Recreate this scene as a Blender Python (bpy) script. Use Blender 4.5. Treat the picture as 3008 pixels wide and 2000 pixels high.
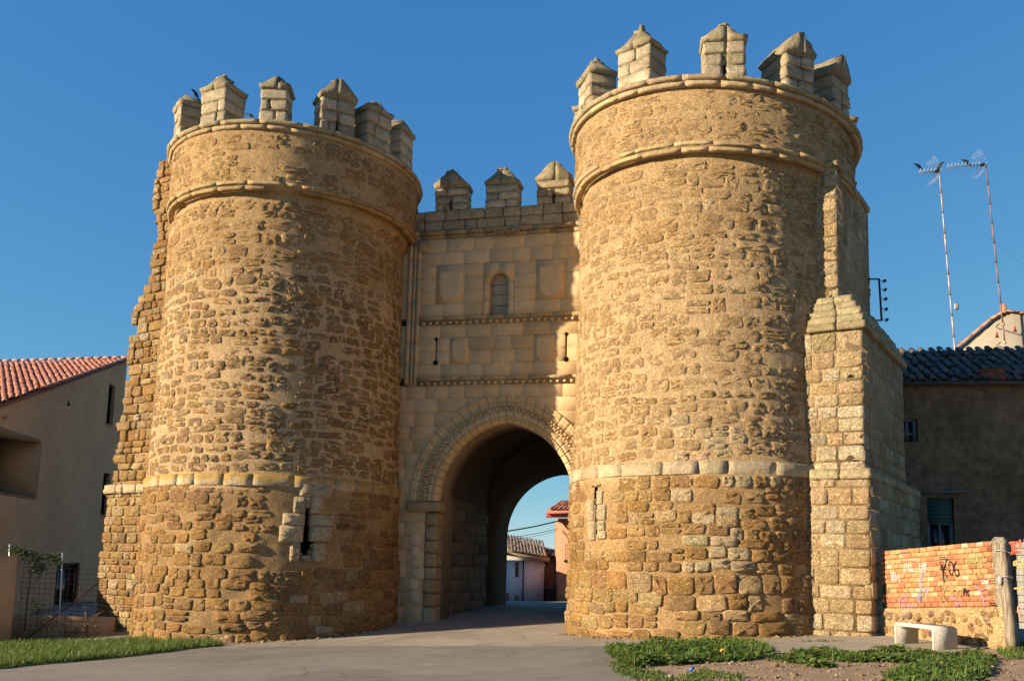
import bpy, math, random
import numpy as np
from mathutils import Vector, Matrix

for _o in list(bpy.data.objects):
    bpy.data.objects.remove(_o)
scene = bpy.context.scene
COL = scene.collection
PI = math.pi

# ------------------------------------------------------------------ camera
EYE = 1.6
F_PX, PITCH, ROLL, CY_PX = 2707.0, 0.123, 0.024, 1320.0        # the print was keystone-corrected: optical axis below its middle
cp_, sp_ = math.cos(PITCH), math.sin(PITCH)
cr_, sr_ = math.cos(ROLL), math.sin(ROLL)
_r = Vector((1, 0, 0)); _f = Vector((0, cp_, sp_)); _u = Vector((0, -sp_, cp_))
_rr = _r * cr_ + _u * sr_; _uu = _u * cr_ - _r * sr_
cam_d = bpy.data.cameras.new('camera')
cam = bpy.data.objects.new('camera', cam_d); COL.objects.link(cam)
cam.matrix_world = Matrix(((_rr.x, _uu.x, -_f.x, 0), (_rr.y, _uu.y, -_f.y, 0), (_rr.z, _uu.z, -_f.z, EYE), (0, 0, 0, 1)))
cam_d.sensor_fit = 'HORIZONTAL'; cam_d.sensor_width = 36.0; cam_d.lens = F_PX / 3008.0 * 36.0
cam_d.shift_y = (CY_PX - 1000.0) / 3008.0; cam_d.clip_start = 0.1; cam_d.clip_end = 5000
scene.camera = cam

# ------------------------------------------------------------------ sky, sun, exposure
SUN_EL = math.radians(18.5)
SUN_DIR = Vector((-0.951, -0.309, 0)).normalized()          # horizontal direction towards the sun
world = bpy.data.worlds.new('World'); scene.world = world; world.use_nodes = True
wn = world.node_tree; wn.nodes.clear()
w_out = wn.nodes.new('ShaderNodeOutputWorld'); w_bg = wn.nodes.new('ShaderNodeBackground')
w_sky = wn.nodes.new('ShaderNodeTexSky'); w_sky.sky_type = 'NISHITA'; w_sky.sun_disc = False
w_sky.sun_elevation = SUN_EL
w_sky.sun_rotation = math.atan2(SUN_DIR.x, SUN_DIR.y)
w_sky.altitude = 700; w_sky.air_density = 0.7; w_sky.dust_density = 0.0; w_sky.ozone_density = 8.0
w_bg.inputs['Strength'].default_value = 0.1045
w_sep = wn.nodes.new('ShaderNodeSeparateColor'); w_com = wn.nodes.new('ShaderNodeCombineColor'); wn.links.new(w_sky.outputs[0], w_sep.inputs[0])
for _k, (_pw, _g) in enumerate(((1.0, 0.98), (0.65, 1.127), (0.28, 1.75))):       # the film's response to the sky colour, per channel
    _p = wn.nodes.new('ShaderNodeMath'); _p.operation = 'POWER'; _p.inputs[1].default_value = _pw; wn.links.new(w_sep.outputs[_k], _p.inputs[0])
    _q = wn.nodes.new('ShaderNodeMath'); _q.operation = 'MULTIPLY'; _q.inputs[1].default_value = _g; wn.links.new(_p.outputs[0], _q.inputs[0]); wn.links.new(_q.outputs[0], w_com.inputs[_k])
wn.links.new(w_com.outputs[0], w_bg.inputs['Color']); wn.links.new(w_bg.outputs[0], w_out.inputs['Surface'])
sun_d = bpy.data.lights.new('sun', 'SUN'); sun_d.energy = 5.0; sun_d.angle = math.radians(0.5); sun_d.color = (1.0, 0.82, 0.58)
sun = bpy.data.objects.new('sun', sun_d); COL.objects.link(sun)
_sv = Vector((SUN_DIR.x * math.cos(SUN_EL), SUN_DIR.y * math.cos(SUN_EL), math.sin(SUN_EL)))
sun.rotation_euler = (-_sv).to_track_quat('-Z', 'Y').to_euler(); sun.location = _sv * 80
scene.view_settings.view_transform = 'Standard'; scene.view_settings.look = 'None'
scene.view_settings.exposure = 1.24; scene.view_settings.gamma = 1.0; scene.view_settings.use_curve_mapping = False
scene.render.engine = 'CYCLES'
scene.render.resolution_x, scene.render.resolution_y = 1024, 680

# ------------------------------------------------------------------ measuring helpers (bearings -> world points)
def ray(px, py):
    x, y = px - 1504.0, py - CY_PX
    X = x * cr_ + y * sr_; Y = -x * sr_ + y * cr_
    d = (X / F_PX, 1.0, -Y / F_PX)
    return np.array([d[0], d[1] * cp_ - d[2] * sp_, d[1] * sp_ + d[2] * cp_])
ORI = np.array([0.0, 0.0, EYE])
def at_plane(px, py, P, n):
    d = ray(px, py); return ORI + d * (np.dot(np.asarray(P, float) - ORI, n) / np.dot(d, n))
def at_y(px, py, Y): return at_plane(px, py, (0, Y, 0), np.array([0, 1.0, 0]))
def sst(a, b, x): t = np.clip((x - a) / (b - a), 0, 1); return t * t * (3 - 2 * t)
def ground(x, y):
    x = np.asarray(x, float); y = np.asarray(y, float)
    g = 0.052 * (np.clip(x, -13, 11) - 2.4) * (0.35 + 0.65 * sst(8, 18, y)) * (1 - 0.7 * sst(25, 38, y))
    g = g + 0.22 * sst(22.5, 28, y) * (1 - sst(9, 14, np.abs(x))) - 1.45 * np.clip((y - 36) / 32, 0, 1)
    return g
def at_ground(px, py):
    z = 0.0
    for _ in range(30):
        d = ray(px, py); P = ORI + d * ((z - EYE) / d[2]); z = 0.5 * z + 0.5 * float(ground(P[0], P[1]))
    return P
def at_cyl(C, R, px, py):
    d = ray(px, py); a = d[0]**2 + d[1]**2; b = -2 * (d[0] * C[0] + d[1] * C[1]); c = C[0]**2 + C[1]**2 - R * R
    t = (-b - math.sqrt(max(b * b - 4 * a * c, 0))) / 2 / a; P = ORI + d * t
    return P, math.atan2(P[0] - C[0], -(P[1] - C[1]))
def project(P):
    P = np.asarray(P, float) - ORI
    dd = P[..., 1] * cp_ + P[..., 2] * sp_; u = -P[..., 1] * sp_ + P[..., 2] * cp_
    X = F_PX * P[..., 0] / dd; Y = -F_PX * u / dd
    return np.stack([1504 + X * cr_ - Y * sr_, CY_PX + X * sr_ + Y * cr_], -1)

# ------------------------------------------------------------------ noise
def _hash(ix, iy, iz, seed):
    n = (ix * 374761393 + iy * 668265263 + iz * 2147483647 + seed * 974711) & 0xFFFFFFFF
    n = ((n ^ (n >> 13)) * 1274126177) & 0xFFFFFFFF
    n = ((n ^ (n >> 16)) * 2246822519) & 0xFFFFFFFF
    return (n ^ (n >> 15)) / 4294967295.0
def vnoise(P, scale, seed=0):
    P = np.asarray(P, float) * scale
    i = np.floor(P).astype(np.int64); f = P - i; f = f * f * (3 - 2 * f)
    r = 0
    for dx in (0, 1):
        for dy in (0, 1):
            for dz in (0, 1):
                w = (f[..., 0] if dx else 1 - f[..., 0]) * (f[..., 1] if dy else 1 - f[..., 1]) * (f[..., 2] if dz else 1 - f[..., 2])
                r = r + w * _hash(i[..., 0] + dx, i[..., 1] + dy, i[..., 2] + dz, seed)
    return r * 2 - 1
def fbm(P, scale, seed=0, octv=4, gain=0.5):
    r = 0; a = 1.0
    for k in range(octv):
        r = r + a * vnoise(P, scale * 2**k, seed + k * 17); a *= gain
    return r

# ------------------------------------------------------------------ mesh / object helpers
def mesh_of(name, V, F, col=None, smooth=False):
    """V (n,3); F list of (m,k) int arrays or list of tuples; col per-vertex (n,3) or one colour."""
    V = np.asarray(V, np.float32)
    me = bpy.data.meshes.new(name)
    if len(F) and not isinstance(F[0], np.ndarray):
        g = {}
        for f in F: g.setdefault(len(f), []).append(f)
        F = [np.array(v, np.int32) for v in g.values()]
    F = [f for f in F if len(f)]
    me.vertices.add(len(V)); me.vertices.foreach_set('co', V.ravel())
    nl = sum(f.size for f in F); npoly = sum(len(f) for f in F)
    me.loops.add(nl); me.polygons.add(npoly)
    me.loops.foreach_set('vertex_index', np.concatenate([f.ravel() for f in F]).astype(np.int32))
    tot = np.concatenate([np.full(len(f), f.shape[1]) for f in F]); st = np.concatenate([[0], np.cumsum(tot)[:-1]])
    me.polygons.foreach_set('loop_start', st.astype(np.int32)); me.polygons.foreach_set('loop_total', tot.astype(np.int32))
    if smooth: me.polygons.foreach_set('use_smooth', np.ones(npoly, bool))
    if col is not None:
        c = np.asarray(col, np.float32)
        if c.ndim == 1: c = np.tile(c, (len(V), 1))
        a = me.color_attributes.new('Col', 'FLOAT_COLOR', 'POINT')
        a.data.foreach_set('color', np.hstack([c, np.ones((len(V), 1), np.float32)]).ravel())
    me.update(calc_edges=True)
    return me

def base_of(parent):
    v = Vector((0, 0, 0))
    while parent is not None:
        v = v + parent.location; parent = parent.parent
    return v
def link(name, me, mat, parent=None, kind=None, label=None):
    """world-space mesh -> object (optionally a part of parent: its vertices are moved to the parent's frame)"""
    if parent is not None:
        b = base_of(parent); me.transform(Matrix.Translation(-b))
    o = bpy.data.objects.new(name, me); COL.objects.link(o)
    if mat is not None:
        me.materials.clear()
        for m in (mat if isinstance(mat, (list, tuple)) else [mat]): me.materials.append(m)
    if parent is not None: o.parent = parent
    if kind: o['kind'] = kind
    if label: o['label'] = label
    return o
def tag(o, label, cat, group=None):
    o['label'] = label; o['category'] = cat
    if group: o['group'] = group
    return o
def thing(name, loc, label, cat, group=None):
    o = bpy.data.objects.new(name, None); COL.objects.link(o); o.empty_display_size = 0.3
    o.location = Vector([float(c) for c in loc]); return tag(o, label, cat, group)

class MB:
    """collects shapes for ONE mesh"""
    def __init__(s): s.V = []; s.F = {}; s.C = []; s.n = 0
    def add(s, V, F, col=(0.5, 0.5, 0.5)):
        V = np.asarray(V, float)
        if len(F) and isinstance(F[0], np.ndarray):
            for f in F: s.F.setdefault(f.shape[1], []).append(f + s.n)
        else:
            g = {}
            for f in F: g.setdefault(len(f), []).append(f)
            for k, v in g.items(): s.F.setdefault(k, []).append(np.array(v, np.int64) + s.n)
        s.V.append(V); c = np.asarray(col, float); s.C.append(np.tile(c, (len(V), 1)) if c.ndim == 1 else c); s.n += len(V); return s
    def mesh(s, name, smooth=False):
        return mesh_of(name, np.concatenate(s.V), [np.concatenate(v) for v in s.F.values()], np.concatenate(s.C), smooth)
    def build(s, name, mat, parent=None, smooth=False, kind=None, label=None):
        return link(name, s.mesh(name, smooth), mat, parent, kind, label)

BOXF = [(0, 3, 2, 1), (4, 5, 6, 7), (0, 1, 5, 4), (1, 2, 6, 5), (2, 3, 7, 6), (3, 0, 4, 7)]
def box(c, ax, ay, az, sx, sy, sz):
    c = np.asarray(c, float); ax, ay, az = (np.asarray(a, float) for a in (ax, ay, az))
    return np.array([c + ax * sx * x / 2 + ay * sy * y / 2 + az * sz * z / 2 for z in (-1, 1) for x, y in ((-1, -1), (1, -1), (1, 1), (-1, 1))]), BOXF
EX, EY, EZ = np.array([1.0, 0, 0]), np.array([0, 1.0, 0]), np.array([0, 0, 1.0])

def _rb_template():
    # surface of a cube on a 4-line grid (3x3 quads a face)
    idx = {}; V = []; F = []
    def vid(k):
        if k not in idx: idx[k] = len(V); V.append(k)
        return idx[k]
    for ax in range(3):
        for sd in (0, 3):
            for i in range(3):
                for j in range(3):
                    q = []
                    for di, dj in ((0, 0), (1, 0), (1, 1), (0, 1)):
                        k = [0, 0, 0]; k[ax] = sd; k[(ax + 1) % 3] = i + di; k[(ax + 2) % 3] = j + dj; q.append(vid(tuple(k)))
                    F.append(q if sd == 3 else q[::-1])
    return np.array(V), np.array(F)
RBV, RBF = _rb_template()
def rough_block(c, ax, ay, az, sx, sy, sz, rng, r=0.03, n=0.012):
    """a worn block: rounded edges, uneven faces"""
    h = np.array([sx, sy, sz]) / 2; r = min(r, h.min() * 0.6)
    L = np.stack([-h, -h + r * 2.2, h - r * 2.2, h], 0); L[1] = np.minimum(L[1], -h * 0.25); L[2] = np.maximum(L[2], h * 0.25)
    P = np.stack([L[RBV[:, k], k] for k in range(3)], 1)
    q = np.clip(P, -(h - r), h - r); d = P - q; ln = np.linalg.norm(d, axis=1, keepdims=True)
    P = q + d / np.maximum(ln, 1e-9) * np.minimum(ln, r)
    P = P + rng.normal(0, n, P.shape)
    return np.asarray(c, float) + P[:, :1] * np.asarray(ax, float) + P[:, 1:2] * np.asarray(ay, float) + P[:, 2:] * np.asarray(az, float), [RBF]

def tube(pts, r, n=6, closed_ends=True):
    pts = [np.asarray(p, float) for p in pts]; V = []; F = []
    rs = r if hasattr(r, '__len__') else [r] * len(pts)
    prev = None
    for i, p in enumerate(pts):
        t = (pts[min(i + 1, len(pts) - 1)] - pts[max(i - 1, 0)]); t = t / (np.linalg.norm(t) + 1e-12)
        if prev is None:
            a = np.cross(t, (0, 0, 1.0))
            if np.linalg.norm(a) < 1e-3: a = np.cross(t, (1.0, 0, 0))
        else: a = prev - t * np.dot(prev, t)
        a = a / np.linalg.norm(a); prev = a; b = np.cross(t, a)
        for k in range(n):
            th = 2 * PI * k / n; V.append(p + rs[i] * (a * math.cos(th) + b * math.sin(th)))
    for i in range(len(pts) - 1):
        for k in range(n):
            F.append((i * n + k, i * n + (k + 1) % n, (i + 1) * n + (k + 1) % n, (i + 1) * n + k))
    if closed_ends:
        F.append(tuple(range(n - 1, -1, -1))); F.append(tuple((len(pts) - 1) * n + k for k in range(n)))
    return np.array(V), F

def prism(poly, o, ax, ay, an, d0, d1, top=None):
    """polygon (x,y) in the frame o,ax,ay swept along an from d0 to d1; top: the polygon of the d1 end if it differs"""
    o, ax, ay, an = (np.asarray(a, float) for a in (o, ax, ay, an)); n = len(poly)
    V = [o + ax * x + ay * y + an * d0 for x, y in poly] + [o + ax * x + ay * y + an * d1 for x, y in (top or poly)]
    F = [tuple(range(n - 1, -1, -1)), tuple(range(n, 2 * n))] + [(k, (k + 1) % n, n + (k + 1) % n, n + k) for k in range(n)]
    return np.array(V), F
def grid_faces(nu, nv, wrap=False):
    i = np.arange(nu if wrap else nu - 1)[:, None]; j = np.arange(nv - 1)[None]
    a = i * nv + j; b = ((i + 1) % nu) * nv + j
    return np.stack([a, b, b + 1, a + 1], -1).reshape(-1, 4)
def uvball(c, r, nu=8, nv=5, sc=(1, 1, 1)):
    V = [(0, 0, -1)]; F = []
    for j in range(1, nv):
        th = -PI / 2 + PI * j / nv
        for i in range(nu): V.append((math.cos(th) * math.cos(2 * PI * i / nu), math.cos(th) * math.sin(2 * PI * i / nu), math.sin(th)))
    V.append((0, 0, 1)); top = len(V) - 1
    for i in range(nu): F.append((0, 1 + (i + 1) % nu, 1 + i)); F.append((top, top - nu + i, top - nu + (i + 1) % nu))
    for j in range(nv - 2):
        for i in range(nu): a = 1 + j * nu; F.append((a + i, a + (i + 1) % nu, a + nu + (i + 1) % nu, a + nu + i))
    return np.asarray(c) + np.array(V) * r * np.array(sc), F

# ------------------------------------------------------------------ materials
def nt(name):
    m = bpy.data.materials.new(name); m.use_nodes = True; t = m.node_tree; t.nodes.clear()
    out = t.nodes.new('ShaderNodeOutputMaterial'); b = t.nodes.new('ShaderNodeBsdfPrincipled'); t.links.new(b.outputs[0], out.inputs[0])
    b.inputs['Specular IOR Level'].default_value = 0.15; b.inputs['Roughness'].default_value = 0.9
    return m, t, b
def N(t, typ, **kw):
    n = t.nodes.new(typ)
    for k, v in kw.items():
        if k in n.inputs: n.inputs[k].default_value = v
        else: setattr(n, k, v)
    return n
def noise(t, pos, scale, detail=4, rough=0.55):
    n = N(t, 'ShaderNodeTexNoise'); n.inputs['Scale'].default_value = scale; n.inputs['Detail'].default_value = detail; n.inputs['Roughness'].default_value = rough
    t.links.new(pos, n.inputs['Vector']); return n.outputs[0]
def ramp(t, fac, stops):
    r = N(t, 'ShaderNodeValToRGB'); e = r.color_ramp.elements
    while len(e) < len(stops): e.new(0.5)
    for k, (p, c) in enumerate(stops): e[k].position = p; e[k].color = (*c, 1) if len(c) == 3 else c
    t.links.new(fac, r.inputs[0]); return r.outputs[0]
def mixc(t, fac, a, b, blend='MIX'):
    n = N(t, 'ShaderNodeMix', data_type='RGBA', blend_type=blend)
    for s, v in ((n.inputs[0], fac), (n.inputs[6], a), (n.inputs[7], b)):
        if hasattr(v, 'links'): t.links.new(v, s)
        else: s.default_value = (*v, 1) if hasattr(v, '__len__') else v
    return n.outputs[2]
def maths(t, op, a, b=0.0, clamp=False):
    n = N(t, 'ShaderNodeMath', operation=op, use_clamp=clamp)
    for s, v in ((n.inputs[0], a), (n.inputs[1], b)):
        if hasattr(v, 'links'): t.links.new(v, s)
        else: s.default_value = v
    return n.outputs[0]
def bump(t, bsdf, h, strength=0.5, dist=0.03):
    n = N(t, 'ShaderNodeBump'); n.inputs['Strength'].default_value = strength; n.inputs['Distance'].default_value = dist
    t.links.new(h, n.inputs['Height']); t.links.new(n.outputs[0], bsdf.inputs['Normal'])
def wpos(t): return N(t, 'ShaderNodeNewGeometry').outputs['Position']
def grey(v): return (v, v, v)
ALB = 0.74            # the photograph is exposed for low sun: surfaces are this much darker than they look

def stone_mat(name, relief=0.05, fine=1.0, lichen=0.0, contrast=0.35, lich=((0.13, 0.12, 0.07), (0.27, 0.25, 0.15), (0.33, 0.30, 0.20))):
    """weathered masonry; the stone's own colour is the Col attribute"""
    m, t, b = nt(name); p = wpos(t)
    col = N(t, 'ShaderNodeAttribute', attribute_name='Col').outputs['Color']
    big = noise(t, p, 1.1, 3); mid = noise(t, p, 8.5, 6, 0.68); fin = noise(t, p, 30.0, 4, 0.7)
    c = mixc(t, 1.0, col, ramp(t, mid, [(0.25, grey(1 - contrast)), (0.75, grey(1 + contrast * 0.6))]), 'MULTIPLY')
    c = mixc(t, 1.0, c, ramp(t, big, [(0.3, (0.86, 0.82, 0.76)), (0.7, (1.08, 1.06, 1.03))]), 'MULTIPLY')
    pits = ramp(t, fin, [(0.30, grey(0.55)), (0.42, grey(1.0))])
    c = mixc(t, 0.7 * fine if fine < 1 else 0.7, c, mixc(t, 1.0, c, pits, 'MULTIPLY'))
    if lichen > 0:
        ln = noise(t, p, 2.6, 5, 0.7); nrm = N(t, 'ShaderNodeSeparateXYZ'); t.links.new(N(t, 'ShaderNodeNewGeometry').outputs['Normal'], nrm.inputs[0])
        up = maths(t, 'MULTIPLY', maths(t, 'ADD', nrm.outputs[2], 0.25, True), 0.55)
        f = ramp(t, maths(t, 'ADD', ln, up), [(0.60 - 0.1 * lichen, grey(0)), (0.85, grey(0.85 * lichen))])
        ff = N(t, 'ShaderNodeRGBToBW'); t.links.new(f, ff.inputs[0])
        c = mixc(t, ff.outputs[0], c, ramp(t, mid, [(0.35, lich[0]), (0.6, lich[1]), (0.75, lich[2])]))
    t.links.new(mixc(t, 1.0, c, (ALB * 1.25, ALB * 1.18, ALB * 1.07), 'MULTIPLY'), b.inputs['Base Color'])
    # sharp relief: bedding cracks (ridged noise squashed along the bed) and pits, on a softer swell
    mp = N(t, 'ShaderNodeMapping'); mp.inputs['Scale'].default_value = (1.0, 1.0, 2.4); t.links.new(p, mp.inputs[0])
    rd = noise(t, mp.outputs[0], 9.0, 5, 0.6); ridge = maths(t, 'ABSOLUTE', maths(t, 'SUBTRACT', rd, 0.5)); ridge = ramp(t, ridge, [(0.0, grey(0)), (0.07, grey(1))])
    h = maths(t, 'ADD', maths(t, 'MULTIPLY', mid, 0.75), maths(t, 'MULTIPLY', ramp(t, fin, [(0.30, grey(0)), (0.46, grey(1))]), 0.42 * fine))
    h = maths(t, 'ADD', h, maths(t, 'MULTIPLY', ridge, 0.22 * fine))
    bump(t, b, h, 1.0, relief)
    return m
M = {}
M['rubble'] = stone_mat('rubble_stone', 0.085, contrast=0.28)
M['mortar'] = stone_mat('lime_mortar', 0.065, 0.8, contrast=0.22)
M['ashlar'] = stone_mat('dressed_limestone', 0.012, 0.5, contrast=0.16)
M['weathered'] = stone_mat('lichen_limestone', 0.035, 0.9, lichen=0.78, contrast=0.28)
M['band_y'] = stone_mat('yellow_lichen_limestone', 0.035, 0.8, lichen=1.0, contrast=0.28, lich=((0.30, 0.20, 0.06), (0.46, 0.29, 0.05), (0.50, 0.38, 0.16)))
M['band'] = stone_mat('band_limestone', 0.035, 0.8, lichen=0.35, contrast=0.28)
def plain(name, c, rough=0.8, var=0.12, scale=6.0, bmp=0.0, metal=0.0, spec=0.2, dist=0.01):
    c = tuple(x * ALB for x in c)
    m, t, b = nt(name); p = wpos(t); n = noise(t, p, scale, 4)
    cc = ramp(t, n, [(0.25, tuple(x * (1 - var) for x in c)), (0.75, tuple(min(1, x * (1 + var)) for x in c))])
    t.links.new(cc, b.inputs['Base Color']); b.inputs['Roughness'].default_value = rough; b.inputs['Metallic'].default_value = metal
    b.inputs['Specular IOR Level'].default_value = spec
    if bmp: bump(t, b, n, bmp, dist)
    return m
def colmat(name, rough=0.85, var=0.15, scale=14.0, bmp=0.3, dist=0.006, spec=0.2):
    m, t, b = nt(name); p = wpos(t); n = noise(t, p, scale, 4)
    col = N(t, 'ShaderNodeAttribute', attribute_name='Col').outputs['Color']
    t.links.new(mixc(t, 1.0, col, ramp(t, n, [(0.25, grey((1 - var) * ALB)), (0.75, grey((1 + var) * ALB))]), 'MULTIPLY'), b.inputs['Base Color'])
    b.inputs['Roughness'].default_value = rough; b.inputs['Specular IOR Level'].default_value = spec
    bump(t, b, n, bmp, dist); return m
M['tile'] = colmat('fired_clay_tile', 0.7, 0.2, 9.0, 0.4, 0.01)
M['brick'] = colmat('fired_brick', 0.9, 0.18, 22.0, 0.5, 0.006)
M['oldframe'] = plain('grimy_window_paint', (0.16, 0.16, 0.17), 0.8, 0.2, 20)
M['dark_metal'] = plain('dark_iron', (0.03, 0.03, 0.035), 0.6, 0.3, 20)
M['zinc'] = plain('galvanised_steel', (0.42, 0.45, 0.47), 0.5, 0.15, 12, metal=0.6)
M['rust'] = plain('rusted_iron', (0.09, 0.045, 0.025), 0.85, 0.35, 25)
M['black'] = plain('void_black', (0.012, 0.011, 0.010), 1.0, 0.2, 5)
M['glass'] = plain('dark_window_glass', (0.02, 0.022, 0.025), 0.12, 0.2, 3, spec=0.5)
# ------------------------------------------------------------------ the ground, the road, the paved apron
def ground_mat(name, c1, c2, c3, sc=3.0, bm=0.02, speck=0.0, fine=60, cracks=0.0):
    m, t, b = nt(name); p = wpos(t)
    a = noise(t, p, sc * 0.15, 4); d = noise(t, p, sc, 6, 0.7); e = noise(t, p, fine, 3, 0.7)
    c = mixc(t, 1.0, ramp(t, d, [(0.3, c1), (0.5, c2), (0.72, c3)]), grey(ALB), 'MULTIPLY')
    c = mixc(t, 1.0, c, ramp(t, a, [(0.3, grey(0.85)), (0.7, grey(1.12))]), 'MULTIPLY')
    c = mixc(t, 1.0, c, ramp(t, e, [(0.3, grey(1 - speck)), (0.7, grey(1 + speck))]), 'MULTIPLY')
    if cracks:
        wv = N(t, 'ShaderNodeVectorMath', operation='ADD'); nv = N(t, 'ShaderNodeTexNoise'); nv.inputs['Scale'].default_value = 1.3; nv.inputs['Detail'].default_value = 5; t.links.new(p, nv.inputs['Vector'])
        t.links.new(p, wv.inputs[0]); t.links.new(nv.outputs['Color'], wv.inputs[1])
        vo = N(t, 'ShaderNodeTexVoronoi', feature='DISTANCE_TO_EDGE'); vo.inputs['Scale'].default_value = 0.33; t.links.new(wv.outputs[0], vo.inputs['Vector'])
        ck = ramp(t, vo.outputs['Distance'], [(0.0, grey(1)), (0.010, grey(0))]); msk = ramp(t, noise(t, p, 0.35, 2), [(0.5, grey(0)), (0.6, grey(1))])
        f = N(t, 'ShaderNodeRGBToBW'); t.links.new(mixc(t, 1.0, ck, msk, 'MULTIPLY'), f.inputs[0])
        c = mixc(t, maths(t, 'MULTIPLY', f.outputs[0], cracks), c, (0.05, 0.042, 0.034))
        pt = ramp(t, noise(t, p, 0.22, 3, 0.8), [(0.46, grey(0.88)), (0.49, grey(1.0)), (0.60, grey(1.0)), (0.63, grey(1.09))])
        c = mixc(t, 1.0, c, pt, 'MULTIPLY')
        gr = ramp(t, noise(t, p, 9.0, 3, 0.8), [(0.66, grey(1.0)), (0.72, grey(1.25))]); c = mixc(t, 1.0, c, gr, 'MULTIPLY')
    t.links.new(c, b.inputs['Base Color']); b.inputs['Roughness'].default_value = 0.95
    bump(t, b, maths(t, 'ADD', d, maths(t, 'MULTIPLY', e, 0.5)), 0.6, bm); return m
M['dirt'] = ground_mat('dry_soil', (0.26, 0.18, 0.11), (0.36, 0.26, 0.17), (0.44, 0.33, 0.22), 4.0, 0.03, 0.2)
M['asphalt'] = ground_mat('worn_asphalt', (0.225, 0.198, 0.165), (0.250, 0.222, 0.188), (0.275, 0.247, 0.212), 1.6, 0.006, 0.18, 90, 0.8)
M['apron'] = ground_mat('old_concrete', (0.31, 0.265, 0.21), (0.36, 0.31, 0.245), (0.42, 0.365, 0.295), 2.2, 0.012, 0.2, 60, 0.7)

def terrain():
    xs = np.unique(np.concatenate([np.linspace(-1500, -60, 13), np.linspace(-60, 60, 121), np.linspace(60, 1500, 13)]))
    ys = np.unique(np.concatenate([np.linspace(-300, -30, 5), np.linspace(-30, 100, 131), np.linspace(100, 2600, 14)]))
    X, Y = np.meshgrid(xs, ys, indexing='ij'); Z = ground(X, Y)
    near = np.exp(-((X - 4)**2 + (Y - 18)**2) / 400)
    Z = Z + 0.02 * near * vnoise(np.stack([X, Y, 0 * X], -1), 0.8, 3) - 0.012
    return link('ground', mesh_of('ground', np.stack([X, Y, Z], -1).reshape(-1, 3), [grid_faces(len(xs), len(ys))], smooth=True), M['dirt'], kind='structure')
terrain()
def sheet(name, x0, x1, nx, ylo, yhi, ny, dz, mat):
    xs = np.linspace(x0, x1, nx); t = np.linspace(0, 1, ny)
    X = np.repeat(xs[:, None], ny, 1); lo = np.array([ylo(x) for x in xs])[:, None]; hi = np.array([yhi(x) for x in xs])[:, None]
    Y = lo + (hi - lo) * t[None]; Z = ground(X, Y) + dz
    return link(name, mesh_of(name, np.stack([X, Y, Z], -1).reshape(-1, 3), [grid_faces(nx, ny)], smooth=True), mat, kind='structure')
def polyf(pts):
    p = sorted((float(a[0]), float(a[1])) for a in pts); xs = [a[0] for a in p]; ys = [a[1] for a in p]
    return lambda x: float(np.interp(x, xs, ys))
_edge = [at_ground(*q) for q in ((0, 1962), (330, 1935), (560, 1908), (700, 1899), (1200, 1897), (1500, 1897), (1779, 1897))]
_xr = _edge[-1][0]
road_far = polyf([(-60, _edge[0][1] - 6)] + _edge)
_re = [at_ground(*q) for q in ((1785, 1900), (1800, 1925), (1830, 1960), (1872, 2000))]
# the verge side of the road runs from the corner towards the viewer
_ry = polyf([(p[1], p[0]) for p in _re] + [(-30, _re[-1][0] + 4)])
def road():
    xs = np.linspace(0, 1, 120)
    S = 1 - (1 - xs)**2.0
    T = np.linspace(0, 1, 90)**0.8
    yref = -30 + T * (road_far(_xr) + 30)
    P = np.zeros((len(xs), len(T), 3))
    for j, t in enumerate(T):
        xr = _ry(yref[j]); X = -60 + (xr + 60) * S
        far = np.array([road_far(x) for x in X]); P[:, j, 0] = X; P[:, j, 1] = -30 + (far + 30) * t
    P[..., 2] = ground(P[..., 0], P[..., 1]) + 0.008
    return link('road', mesh_of('road', P.reshape(-1, 3), [grid_faces(len(xs), len(T))], smooth=True), M['asphalt'], kind='structure')
road()
sheet('paved_apron', -16, _xr + 0.6, 90, lambda x: road_far(min(x, _xr)) - 0.5, lambda x: 36.5, 60, 0.002, M['apron'])
sheet('street', -30, 40, 60, lambda x: 36.4, lambda x: 90, 60, 0.004, M['asphalt'])
_pl = [at_ground(*q) for q in ((1800, 1893), (2000, 1896), (2200, 1897), (2260, 1916), (2500, 1924), (2780, 1924), (2950, 1893), (3050, 1880))]
pave_lo = polyf(_pl)
sheet('pavement', _xr + 0.55, 12.5, 60, pave_lo, lambda x: 24.5, 30, 0.006, M['apron'])
# ------------------------------------------------------------------ masonry machinery
TL = np.array([-6.695, 26.283]); TR = np.array([5.06, 23.45])
E1 = (TR - TL) / np.linalg.norm(TR - TL); E2 = np.array([-E1[1], E1[0]])
E1v = np.array([E1[0], E1[1], 0]); E2v = np.array([E2[0], E2[1], 0])

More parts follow.
